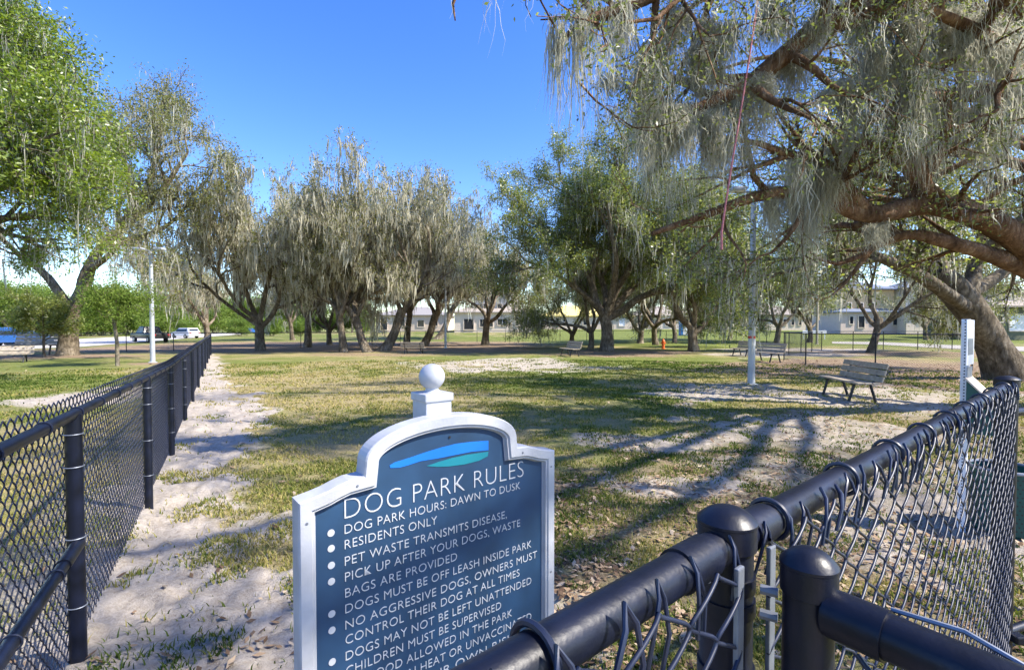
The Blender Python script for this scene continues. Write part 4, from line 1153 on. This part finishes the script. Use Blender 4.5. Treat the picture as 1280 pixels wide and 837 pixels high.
def notice():
    r = thing('notice_board', 'low pale board on short posts behind the black inner fence', 'board', ground(1018, 424))
    mb = MB(); mb.box((0, 0, 0.95), (3.2, 0.05, 0.45)); mb.build('panel', M['white'], r, False, 0.01)
    for s in (-1.4, 1.4):
        mb = MB(); mb.box((s, 0.06, 0.55), (0.09, 0.07, 1.3)); mb.build('post', M['white'], r)
notice()

# ------------------------------------------------------------------ chain link fences
def chain(path, z0, z1, nrm, u0, u1, p, wr, sides, m, off, seed=0, jit=0.0, dz=None):
    """zigzag wires hooked into one another; path(u) -> x,y ; returns V,Q"""
    nw = int((u1 - u0) / p); K = None
    rng = np.random.default_rng(seed)
    ui = u0 + (np.arange(nw) + 0.5) * p
    h = float(np.max(z1(ui) - z0(ui))); half = max(4, int(round(h / (dz or p))))
    ph = np.linspace(0, half * np.pi, half * m + 1) + np.pi / 2
    c = 0.97
    tri = np.arcsin(c * np.sin(ph)) / np.arcsin(c)
    sg = np.where(np.arange(nw) % 2 == 0, 1, -1)[:, None]
    U = ui[:, None] + sg * tri[None, :] * (p * 0.5 + wr * 0.6)
    fz = (ph - ph[0]) / (ph[-1] - ph[0])
    U = U + jit * np.cumsum(rng.normal(0, 1, U.shape), 1) * 0.15
    Zc = z0(ui)[:, None] + (z1(ui) - z0(ui))[:, None] * fz[None, :]
    X, Y = path(U)
    nx, ny = nrm(U)
    bow = jit * 3.0 * np.sin(U * 2.3 + Zc * 3.1)
    D = off + wr * 0.9 * sg * np.cos(ph)[None, :] + bow
    P = np.stack([X + nx * D, Y + ny * D, Zc], -1)
    T = np.gradient(P, axis=1); T /= np.linalg.norm(T, axis=2)[..., None] + 1e-9
    A = np.stack([nx, ny, np.zeros_like(nx)], -1); A = A - T * (A * T).sum(-1)[..., None]; A /= np.linalg.norm(A, axis=2)[..., None] + 1e-9
    B_ = np.cross(T, A)
    a = np.arange(sides) * 2 * np.pi / sides
    R = P[:, :, None, :] + wr * (A[:, :, None, :] * np.cos(a)[None, None, :, None] + B_[:, :, None, :] * np.sin(a)[None, None, :, None])
    n, k = P.shape[:2]
    i, j, s = np.meshgrid(np.arange(n), np.arange(k - 1), np.arange(sides), indexing='ij'); s2 = (s + 1) % sides
    b = (i * k + j) * sides
    Q = np.stack([b + s, b + s2, b + sides + s2, b + sides + s], -1).reshape(-1, 4)
    return R.reshape(-1, 3), Q

def joinVQ(L):
    V = []; Q = []; o = 0
    for v, q in L: V.append(v); Q.append(q + o); o += len(v)
    return np.concatenate(V), np.concatenate(Q)

def straight(a, b):
    a = np.array(a, float); b = np.array(b, float); L = np.hypot(*(b - a)); t = (b - a) / L
    return (lambda u: (a[0] + t[0] * u, a[1] + t[1] * u)), L, t

def post(parent, p, top, r, cap=True, low=-0.3):
    mb = MB(); mb.tube([(p[0], p[1], low), (p[0], p[1], top - (0.02 if cap else 0))], r, 20)
    o = mb.build('post', M['black'], parent, True)
    if cap:
        mb = MB(); c = (p[0], p[1], top)
        mb.lathe(c, [(r * 1.05, -0.044), (r * 1.11, -0.043), (r * 1.11, -0.0145), (r * 1.135, -0.0135), (r * 1.135, -0.0105), (r * 1.08, -0.0085), (r * 0.95, -0.0045), (r * 0.75, 0.0005), (r * 0.5, 0.0042), (r * 0.25, 0.0062), (0.0001, 0.0068)], 32)
        link('cap', mb.mesh('cap', M['black'], True, 0, 2, 0.35), o)
    return o

# long fence on the left
def left_fence():
    end_y = 30.1
    A = (fence_x(-0.12), -0.12); B_ = (fence_x(end_y), end_y)
    path, L, t = straight(A, B_)
    n = (-t[1], t[0])                      # to the left, away from the park
    r = thing('chain_link_fence', 'long black chain link fence running away from the lower left corner to the mossy oaks', 'fence', (A[0], A[1], 0))
    def loc(x, y, z): return (x - A[0], y - A[1], z)
    zr = lambda y: float(zg(0, y)) + 1.19
    ys = [2.27, 4.5, 6.6, 9.0, 11.4, 14.2, 17.2, 20.3, 23.4, 26.7]
    for y in ys:
        p = loc(fence_x(y), y, 0); post(r, p, zr(y) + 0.0, 0.033, False)
    post(r, loc(A[0], A[1], 0), zr(-0.12) + 0.1, 0.038); post(r, loc(B_[0], B_[1], 0), zr(end_y) + 0.1, 0.045)
    yy = [-0.12, 2.27, 4.5, 6.55, end_y]
    mb = MB(); mb.tube([loc(fence_x(y), y, zr(y)) for y in yy], 0.0235, 18); mb.build('top_rail', M['black'], r, True)
    z = 0.70
    mb = MB(); mb.tube([loc(fence_x(-0.12) + 0.01, -0.12, z + 0.02), loc(fence_x(2.20) + 0.01, 2.20, z)], 0.0235, 18); mr = mb.build('mid_rail', M['black'], r, True)
    mb = MB(); mb.tube([loc(fence_x(2.05) + 0.01, 2.05, z + 0.002), loc(fence_x(2.27) + 0.01, 2.27, z - 0.001)], 0.028, 18); mb.build('rail_end', M['black'], mr, True)
    # ties round the rail
    ring = MB(); ring.ring((0, 0, 0), (t[0], t[1], 0), 0.0265, 0.0032, 20, 6); rm = ring.mesh('tie_wire', M['black_wire'], True)
    for y in np.concatenate([np.arange(0.6, 6, 0.43), np.arange(6.2, 13, 0.8)]):
        o = link('tie_wire', rm, r); o.location = loc(fence_x(y), y, zr(y))
    for y in np.arange(0.7, 2.2, 0.42):
        o = link('tie_wire', rm, r); o.location = loc(fence_x(y) + 0.01, y, z + 0.003)
    pr = MB(); pr.ring((0, 0, 0), (0, 0, 1), 0.036, 0.0028, 20, 6); pm = pr.mesh('tie_wire', M['galv'], True)
    for y in ys[:4]:
        for zz in (0.95, 0.62, 0.3, 1.1):
            o = link('tie_wire', pm, r); o.location = loc(fence_x(y), y, float(zg(0, y)) + zz)
    z0 = lambda u: zg(0 * u, A[1] + t[1] * u) + 0.03
    z1 = lambda u: zg(0 * u, A[1] + t[1] * u) + 1.262
    nr = lambda U: (np.full_like(U, n[0]), np.full_like(U, n[1]))
    u1 = 9.5
    parts = [chain(path, z0, z1, nr, 0.15, u1, 0.036, 0.0029, 5, 4, 0.036, 1, 0.0002), chain(path, z0, z1, nr, u1, 18, 0.036, 0.0028, 4, 2, 0.036, 2), chain(path, z0, z1, nr, 18, L, 0.05, 0.003, 3, 1, 0.036, 3)]
    V, Q = joinVQ(parts)
    link('wire_mesh', np_mesh('wire_mesh', V - np.array([A[0], A[1], 0]), Q, M['black_wire'], None, True), r)
left_fence()

# near fence with the gate post, from the left corner to the right corner
PN = (0.27, 0.617); PC = (2.25, 2.25)
def near_fence():
    A = (-0.51, -0.06)
    r = thing('chain_link_fence', 'near black chain link fence with a capped gate post, crossing the lower right corner', 'fence', (PN[0], PN[1], 0))
    O = np.array([PN[0], PN[1], 0])
    def loc(x, y, z): return (x - PN[0], y - PN[1], z)
    zt = 1.43
    p1 = post(r, (0, 0), 1.47, 0.0315, True, -0.1); post(r, loc(PC[0], PC[1], 0), 1.475, 0.041, True, -0.1)
    post(r, loc(A[0], A[1], 0), 1.475, 0.038, True, -0.1)
    for (a, b, ee) in ((A, PN, (0.0, 0.03)), (PN, PC, (0.03, 0.0))):
        path, L, t = straight(a, b)
        n = (t[1], -t[0])
        f = lambda s: loc(a[0] + t[0] * s, a[1] + t[1] * s, zt)
        mb = MB(); mb.tube([f(0.02), f(L * 0.5), f(L - 0.02)], 0.022, 24); rail = mb.build('top_rail', M['black'], r, True)
        for s in ((L - 0.085,) if b is PN else (0.075,)):      # rail end cup
            mb = MB(); mb.tube([f(s - 0.03), f(s + 0.03)], 0.025, 24); mb.build('rail_end', M['black'], rail, True)
        mb = MB(); mb.tube([(*f(0)[:2], 0.16), (*f(L * 0.5)[:2], 0.2), (*f(L)[:2], 0.16)], 0.004, 6); mb.build('tension_wire', M['black_wire'], r)
        rg = MB(); rg.ring((0, 0, 0), (t[0], t[1], 0), 0.027, 0.0036, 24, 7); rm = rg.mesh('tie_wire', M['black_wire'], True)
        for s in np.arange(0.12, L - 0.05, 0.29):
            o = link('tie_wire', rm, r); o.location = f(s)
        # wire ends bent over the rail
        rnd = random.Random(4)
        hk = []
        for k in range(4):
            mb = MB(); e = 0.013 + 0.004 * k
            tt = Vector((t[0], t[1], 0)); nn = Vector((n[0], n[1], 0)); zz = Vector((0, 0, 1))
            pts = [nn * 0.034 - zz * 0.05 - tt * e, nn * 0.036 - zz * 0.012 - tt * e * 0.6, nn * 0.033 + zz * 0.012, nn * 0.024 + zz * 0.024 + tt * e * 0.4, nn * 0.03 + zz * 0.01 + tt * e * 0.9, nn * 0.036 - zz * 0.02 + tt * e * 1.2, nn * 0.034 - zz * 0.055 + tt * e * 0.8]
            mb.tube(pts, 0.0025, 7); hk.append(mb.mesh('wire_hook', M['black_wire'], True))
        s = 0.05
        while s < L - 0.03:
            o = link('wire_hook', hk[rnd.randrange(4)], r); o.location = f(s)
            o.rotation_euler = (rnd.gauss(0, 0.12), rnd.gauss(0, 0.1), rnd.gauss(0, 0.25)); k_ = rnd.uniform(0.8, 1.15); o.scale = (k_, k_, k_ * rnd.uniform(0.8, 1.2))
            s += 0.0715 * rnd.uniform(0.7, 1.3)
        nr = lambda U: (np.full_like(U, n[0]), np.full_like(U, n[1]))
        V, Q = chain(path, lambda u: 0 * u + 0.17, lambda u: 0 * u + 1.435, nr, 0.04, L - 0.03, 0.056, 0.0025, 7, 6, 0.036, 5, 0.0001, 0.036)
        link('wire_mesh', np_mesh('wire_mesh', V - O, Q, M['black_wire'], None, True), r)
        # flat bar that stretches the mesh at the gate post
        s = L - 0.042 if b is PN else 0.045
        q = loc(a[0] + t[0] * s + n[0] * 0.035, a[1] + t[1] * s + n[1] * 0.035, 0)
        mb = MB(); mb.box((q[0], q[1], 0.79), (0.016, 0.006, 1.27), Matrix.Rotation(math.atan2(t[1], t[0]), 3, 'Z')); mb.build('tension_bar', M['galv'], r, False, 0.002)
    for z in (1.385, 1.355, 1.27, 1.0, 0.7, 0.4):
        bd = MB(); bd.lathe((0, 0, z), [(0.0318, -0.009), (0.034, -0.009), (0.034, 0.009), (0.0318, 0.009)], 24); bo = bd.build('band', M['black'], r, True)
        bt = MB(); bt.tube([(0.030, -0.026, z), (0.046, -0.036, z)], 0.006, 8); bt.build('bolt', M['galv'], bo, True)
    bt = MB(); bt.lathe((-0.036, -0.026, 1.40), [(0.001, -0.008), (0.006, -0.006), (0.008, 0.0), (0.006, 0.006), (0.001, 0.008)], 12); bt.build('bolt', M['galv'], r, True)
    return r
near_fence()

def gate():
    g0 = (0.332, 0.548); g1 = (0.86, -0.21)
    r = thing('gate', 'open black gate frame with a round cap beside the near fence post', 'gate', (g0[0], g0[1], 0))
    d = Vector((g1[0] - g0[0], g1[1] - g0[1], 0)); L = d.length; d.normalize()
    post(r, (0, 0), 1.448, 0.026, True, 0.18)
    post(r, tuple((d * L)[:2]), 1.448, 0.026, True, 0.18)
    for z in (1.392, 0.24):
        mb = MB(); mb.tube([d * 0.02 + Vector((0, 0, z)), d * 0.10 + Vector((0, 0, z)), d * (L - 0.02) + Vector((0, 0, z))], 0.0225, 20); mb.build('rail', M['black'], r, True)
    mb = MB(); mb.tube([d * 0.022 + Vector((0, 0, 1.392)), d * 0.075 + Vector((0, 0, 1.392))], 0.0255, 20); mb.build('rail_end', M['black'], r, True)
    mb = MB(); mb.tube([d * 0.085 + Vector((0.006, 0.02, 1.413)), d * 0.13 + Vector((0.014, 0.012, 1.418)), d * 0.19 + Vector((0.018, 0.012, 1.40)), d * 0.23 + Vector((0.02, 0.014, 1.36))], 0.0025, 6); mb.build('tie_wire', M['galv'], r, True)
    path, LL, t = straight((0, 0), tuple((d * L)[:2]))
    nn = (-t[1], t[0])
    V, Q = chain(path, lambda u: 0 * u + 0.24, lambda u: 0 * u + 1.36, lambda U: (np.full_like(U, nn[0]), np.full_like(U, nn[1])), 0.05, LL - 0.04, 0.05, 0.0029, 6, 5, 0.0, 9, 0.0002, 0.036)
    link('wire_mesh', np_mesh('wire_mesh', V, Q, M['black_wire'], None, True), r)
    return r
gate()

def side_gate():
    r = thing('gate', 'dark gate rail and latch just right of the corner post of the near fence', 'gate', (PC[0], PC[1], 0))
    d = Vector((0.94, 0.34, 0))
    mb = MB(); mb.tube([d * 0.05 + Vector((0, 0, 1.31)), d * 1.1 + Vector((0, 0, 1.31))], 0.02, 16); mb.build('rail', M['black'], r, True)
    mb = MB(); mb.tube([d * 0.05 + Vector((0, 0, 0.29)), d * 1.1 + Vector((0, 0, 0.29))], 0.02, 16); mb.build('rail', M['black'], r, True)
    post(r, tuple((d * 1.1)[:2]), 1.42, 0.025, True, 0.05)
    mb = MB(); mb.box((0.03, -0.05, 0.30), (0.05, 0.05, 0.035)); mb.build('latch', M['black'], r, False, 0.006)
side_gate()

def line_fence(label, pts, h, step, p, name='chain_link_fence', pr=0.028, wr=0.0026):
    q = [ground(*k) for k in pts]
    b = q[0].copy(); b.z = 0
    r = thing(name, label, 'fence', b)
    Ls = []
    for i in range(len(q) - 1):
        a, c = q[i], q[i + 1]
        path, L, t = straight((a.x - b.x, a.y - b.y), (c.x - b.x, c.y - b.y))
        gz = lambda u, a=a, c=c, L=L: np.interp(u, [0, L], [a.z, c.z])
        n = max(1, int(round(L / step)))
        for k in range(n + (1 if i == len(q) - 2 else 0)):
            u = L * k / n; x, y = path(u)
            mb = MB(); g = float(gz(u)); mb.tube([(x, y, g - 0.3), (x, y, g + h)], pr, 10); mb.build('post', M['black'], r, True)
        mb = MB(); mb.tube([(*path(0), a.z + h), (*path(L), c.z + h)], pr * 0.75, 8); mb.build('rail', M['black'], r, True)
        if p:
            nr = lambda U, t=t: (np.full_like(U, -t[1]), np.full_like(U, t[0]))
            Ls.append(chain(path, lambda u: gz(u) + 0.04, lambda u: gz(u) + h, nr, 0.02, L, p, wr, 3, 1, 0.03, i))
    if Ls:
        V, Q = joinVQ(Ls)
        link('wire_mesh', np_mesh('wire_mesh', V, Q, M['black_wire']), r)
    return r
line_fence('black inner fence with open corner round the forked oak on the right', [(980, 450), (1007, 456.5), (1094, 460), (1215, 463)], 1.42, 2.9, 0.05)
line_fence('far side of the black inner fence, behind the forked oak', [(986, 443), (1027, 438), (1104, 437), (1190, 437)], 1.4, 2.9, 0.07)
line_fence('thin dark perimeter fence crossing behind the left fence and the lone mossy oak', [(-70, 443.5), (40, 441), (158, 439), (217, 438.5), (264, 438), (319, 437), (425, 433)], 1.3, 3.4, 0.08)
line_fence('thin dark perimeter fence along the back of the lawn before the houses', [(425, 433), (560, 428), (700, 427), (800, 427), (905, 429), (982, 436)], 1.3, 3.6, 0.1)

# ------------------------------------------------------------------ the sign
def offset_outline(pts, w):
    """inward offset of a clockwise outline with mitres"""
    n = len(pts); out = []
    for i in range(n):
        a = Vector(pts[i - 1]); b = Vector(pts[i]); c = Vector(pts[(i + 1) % n])
        d1 = (b - a).normalized(); d2 = (c - b).normalized()
        n1 = Vector((d1.y, -d1.x)); n2 = Vector((d2.y, -d2.x))
        m = n1 + n2; m.normalize()
        k = 1 / max(0.45, m.dot(n1))
        out.append(tuple(b + m * w * k))
    return out

def text_mesh(body, width, cap, mat, name, depth=0.0008, thin=-0.004):
    cu = bpy.data.curves.new(name, 'FONT'); cu.body = body; cu.size = 1.0; cu.extrude = 0.01; cu.offset = thin; cu.space_character = 1.04; cu.resolution_u = 4
    o = bpy.data.objects.new(name, cu); COL.objects.link(o)
    bpy.context.view_layer.update()
    me = bpy.data.meshes.new_from_object(o.evaluated_get(bpy.context.evaluated_depsgraph_get()))
    bpy.data.objects.remove(o); bpy.data.curves.remove(cu)
    n = len(me.vertices); co = np.empty(n * 3, np.float32); me.vertices.foreach_get("co", co); co = co.reshape(-1, 3)
    x0, x1 = co[:, 0].min(), co[:, 0].max()
    caph = 0.729
    if CAPH: caph = CAPH
    out = np.empty_like(co)
    out[:, 0] = (co[:, 0] - x0) / (x1 - x0) * width; out[:, 2] = co[:, 1] / caph * cap; out[:, 1] = -co[:, 2] / 0.01 * depth
    me.vertices.foreach_set("co", out.ravel()); me.materials.clear(); me.materials.append(mat); me.update()
    me.name = name
    return me
CAPH = None
def measure_cap():
    global CAPH
    cu = bpy.data.curves.new("h", 'FONT'); cu.body = "H"; cu.size = 1.0
    o = bpy.data.objects.new("h", cu); COL.objects.link(o); bpy.context.view_layer.update()
    me = bpy.data.meshes.new_from_object(o.evaluated_get(bpy.context.evaluated_depsgraph_get()))
    CAPH = max(v.co.y for v in me.vertices)
    bpy.data.objects.remove(o); bpy.data.curves.remove(cu); bpy.data.meshes.remove(me)
measure_cap()

def rules_sign():
    rz = math.atan2(0.554, 0.708)
    r = thing('park_sign', 'navy dog park rules sign in a white arched frame with a ball finial on top', 'sign', (-0.214, 1.567, 0), rz)
    zb = 0.38; hw = 0.45
    right = [(0.275, 1.284), (0.318, 1.281), (0.35, 1.272), (0.378, 1.262), (0.41, 1.2545), (0.45, 1.247), (0.45, zb)]
    arch = [(0.272 * math.cos(a), 1.311 + 0.113 * math.sin(a) ** 0.85) for a in [math.pi * (1 - k / 36) for k in range(1, 36)]]
    left = [(-x, z) for x, z in right[::-1]]
    out = left + [(-0.272, 1.311)] + arch + [(0.272, 1.311)] + right            # clockwise seen from the front
    prof = [(0.0, 0.02), (0.0, -0.026), (0.004, -0.031), (0.032, -0.031), (0.036, -0.025), (0.041, -0.025), (0.045, -0.012), (0.048, -0.009)]
    rings = [[(x, y, z) for (x, z) in (offset_outline(out, w) if w else out)] for w, y in prof]
    V = [v for rg in rings for v in rg]; n = len(out)
    Fc = [(k * n + i, k * n + (i + 1) % n, (k + 1) * n + (i + 1) % n, (k + 1) * n + i) for k in range(len(prof) - 1) for i in range(n)]
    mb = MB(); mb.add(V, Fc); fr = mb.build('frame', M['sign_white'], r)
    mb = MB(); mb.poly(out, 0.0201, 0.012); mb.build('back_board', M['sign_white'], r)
    inner = offset_outline(out, 0.043)
    mb = MB(); mb.poly(inner, -0.0095, 0.025); pn = mb.build('face_panel', M['navy'], r)
    # post, cap, finial
    yb = 0.034
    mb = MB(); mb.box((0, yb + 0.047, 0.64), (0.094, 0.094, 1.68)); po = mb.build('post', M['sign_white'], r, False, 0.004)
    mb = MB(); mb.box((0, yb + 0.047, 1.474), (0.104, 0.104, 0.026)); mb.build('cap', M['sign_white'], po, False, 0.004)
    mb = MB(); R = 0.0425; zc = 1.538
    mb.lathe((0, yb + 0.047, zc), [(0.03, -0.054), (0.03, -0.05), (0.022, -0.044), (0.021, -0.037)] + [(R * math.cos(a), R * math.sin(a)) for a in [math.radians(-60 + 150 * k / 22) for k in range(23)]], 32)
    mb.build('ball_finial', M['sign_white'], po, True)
    # writing
    yf = -0.0105
    for (x, z) in ((-0.43, 1.19), (0.43, 1.19), (-0.43, 0.8), (0.43, 0.8), (-0.295, 1.262), (0.295, 1.262)):
        mb = MB(); mb.tube([(x, -0.0305, z), (x, -0.0325, z)], 0.0035, 10); mb.build('screw', M['galv'], fr)
    lines = [("DOG PARK RULES", 0.64, 0.0575, 1.170), ("DOG PARK HOURS: DAWN TO DUSK", 0.625, 0.0255, 1.1285), ("RESIDENTS ONLY", 0.29, 0.0255, 1.086), ("PET WASTE TRANSMITS DISEASE,", 0.565, 0.0255, 1.0395),
             ("PICK UP AFTER YOUR DOGS, WASTE", 0.625, 0.0255, 0.995), ("BAGS ARE PROVIDED", 0.363, 0.0255, 0.950), ("DOGS MUST BE OFF LEASH INSIDE PARK", 0.677, 0.0255, 0.9054), ("NO AGGRESSIVE DOGS, OWNERS MUST", 0.704, 0.0255, 0.860),
             ("CONTROL THEIR DOG AT ALL TIMES", 0.622, 0.0255, 0.8175), ("DOGS MAY NOT BE LEFT UNATTENDED", 0.677, 0.0255, 0.772), ("CHILDREN MUST BE SUPERVISED", 0.54, 0.0255, 0.7285), ("NO FOOD ALLOWED IN THE PARK", 0.588, 0.0255, 0.685),
             ("NO DOGS IN HEAT OR UNVACCINATED", 0.677, 0.0255, 0.641), ("PLAY AT YOUR OWN RISK", 0.595, 0.0255, 0.597), ("CLEAN UP AFTER PET", 0.475, 0.0255, 0.553)]
    for k, (s, w, c, z) in enumerate(lines):
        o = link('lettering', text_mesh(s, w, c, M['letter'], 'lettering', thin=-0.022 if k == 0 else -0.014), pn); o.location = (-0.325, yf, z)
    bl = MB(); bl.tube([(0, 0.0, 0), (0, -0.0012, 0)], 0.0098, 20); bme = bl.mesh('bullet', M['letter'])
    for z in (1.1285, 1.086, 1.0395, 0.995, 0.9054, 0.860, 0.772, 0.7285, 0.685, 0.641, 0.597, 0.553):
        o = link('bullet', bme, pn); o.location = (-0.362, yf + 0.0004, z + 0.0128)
    def sp(px, py):
        u = (px - 640) / F; t = (1.29 * u + .568) / (.708 - .554 * u); Z = 1.29 + .554 * t
        return (t * 0.9 - 0.45, 1.7 - (py - 409) / F * Z)
    def zo(l): return [sp(340 + x * .4744, 440 + y * .4744) for x, y in l]
    sw = MB(); sw.poly(zo([(304, 298), (318, 290), (360, 277), (400, 263), (440, 251), (480, 241), (520, 236), (565, 233), (565, 258), (520, 262), (480, 270), (430, 280), (385, 287), (352, 298), (330, 304), (306, 305)]), -0.0109, 0.0012); sw.build('blue_swoosh', M['azure'], pn)
    sw = MB(); sw.poly(zo([(402, 300), (430, 290), (468, 279), (510, 270), (565, 262), (563, 274), (540, 286), (500, 296), (460, 301), (430, 302)]), -0.0110, 0.0012); sw.build('teal_swoosh', M['teal'], pn)
    mb = MB(); mb.tube([(0.012, yf, 1.352), (0.012, yf - 0.002, 1.352)], 0.004, 10); mb.build('screw', M['dark_metal'], pn)
rules_sign()

# ------------------------------------------------------------------ pet waste station and bin
def station():
    p = Vector((3.66, 4.0, float(zg(3.66, 4.0))))
    r = thing('pet_waste_station', 'white perforated post with a pet waste bag dispenser behind the near fence', 'pet waste station', p, math.radians(-51))
    H = 1.70
    mb = MB(); mb.box((0, 0, H / 2 - 0.1), (0.05, 0.05, H + 0.2)); po = mb.build('post', M['white'], r, False, 0.003)
    hb = MB()
    for k in range(66):
        z = 0.04 + k * 0.0254
        hb.tube([(0.0, -0.0245, z), (0.0, -0.0256, z)], 0.0055, 8); hb.tube([(-0.0245, 0, z), (-0.0256, 0, z)], 0.0055, 8)
    hb.build('perforation', M['dark_metal'], po)
    mb = MB(); mb.box((0.028, 0, 1.515), (0.004, 0.30, 0.36)); pl = mb.build('notice_plate', M['white'], r, False, 0.0015)
    mb = MB(); mb.box((0.0308, 0.0, 1.48), (0.002, 0.21, 0.13)); mb.build('notice_picture', M['galv'], pl)
    mb = MB(); mb.box((0.028, 0, 1.27), (0.004, 0.2, 0.1)); mb.build('notice_plate', M['galv'], r)
    sb = MB(); sb.add([(x, s * 0.12, z) for s in (-1, 1) for x, z in ((0.027, 0.80), (0.2, 0.80), (0.2, 1.02), (0.027, 1.215))], [(0, 1, 2, 3), (4, 7, 6, 5), (0, 4, 5, 1), (1, 5, 6, 2), (2, 6, 7, 3), (3, 7, 4, 0)])
    sb.build('dispenser', M['green_metal'], r, False, 0.004)
    a = Vector((0.02, 0, 1.235)); b = Vector((0.225, 0, 1.005)); m = (a + b) / 2; an = math.atan2(a.z - b.z, b.x - a.x)
    mb = MB(); mb.box(m, ((b - a).length, 0.27, 0.012), Matrix.Rotation(an, 3, 'Y')); mb.build('dispenser_lid', M['stucco'], r, False, 0.003)
station()
def bin_():
    p = Vector((3.98, 3.98, float(zg(3.98, 3.98))))
    r = thing('litter_bin', 'dark green perforated litter bin seen through the mesh beside the pet waste station', 'litter bin', p)
    R = 0.215
    mb = MB(); mb.lathe((0, 0, 0), [(R * 0.92, 0.0), (R, 0.02), (R, 0.5), (R * 0.98, 0.5), (R * 0.97, 0.05), (0.001, 0.04)], 32); bo = mb.build('body', M['green_metal'], r, True)
    hb = MB()
    for i in range(44):
        for k in range(13):
            a = 2 * math.pi * (i + 0.5 * (k % 2)) / 44; z = 0.06 + k * 0.033
            d = Vector((math.cos(a), math.sin(a), 0)); hb.tube([d * (R - 0.001) + Vector((0, 0, z)), d * (R + 0.0006) + Vector((0, 0, z))], 0.007, 6)
    hb.build('perforation', M['dark_metal'], bo)
    mb = MB(); mb.ring((0, 0, 0.505), (0, 0, 1), R + 0.003, 0.014, 36, 8); mb.build('rim', M['galv'], r, True)
bin_()

def rope():
    p = at(903, 312, 5.5)
    r = tag(link('rope', MB().tube([at(949, -40, 5.7) - p, at(946, 8, 5.65) - p, at(937, 70, 5.62) - p, at(925, 145, 5.58) - p, at(914, 210, 5.55) - p, at(906, 262, 5.52) - p, at(902, 290, 5.5) - p, at(902, 312, 5.5) - p], [0.0095, 0.0095, 0.0095, 0.0095, 0.01, 0.01, 0.012, 0.013], 10).mesh('rope', M['rope'], True)),
            'faded red rope hanging down from the near oak limbs', 'rope')
    r.location = p
rope()
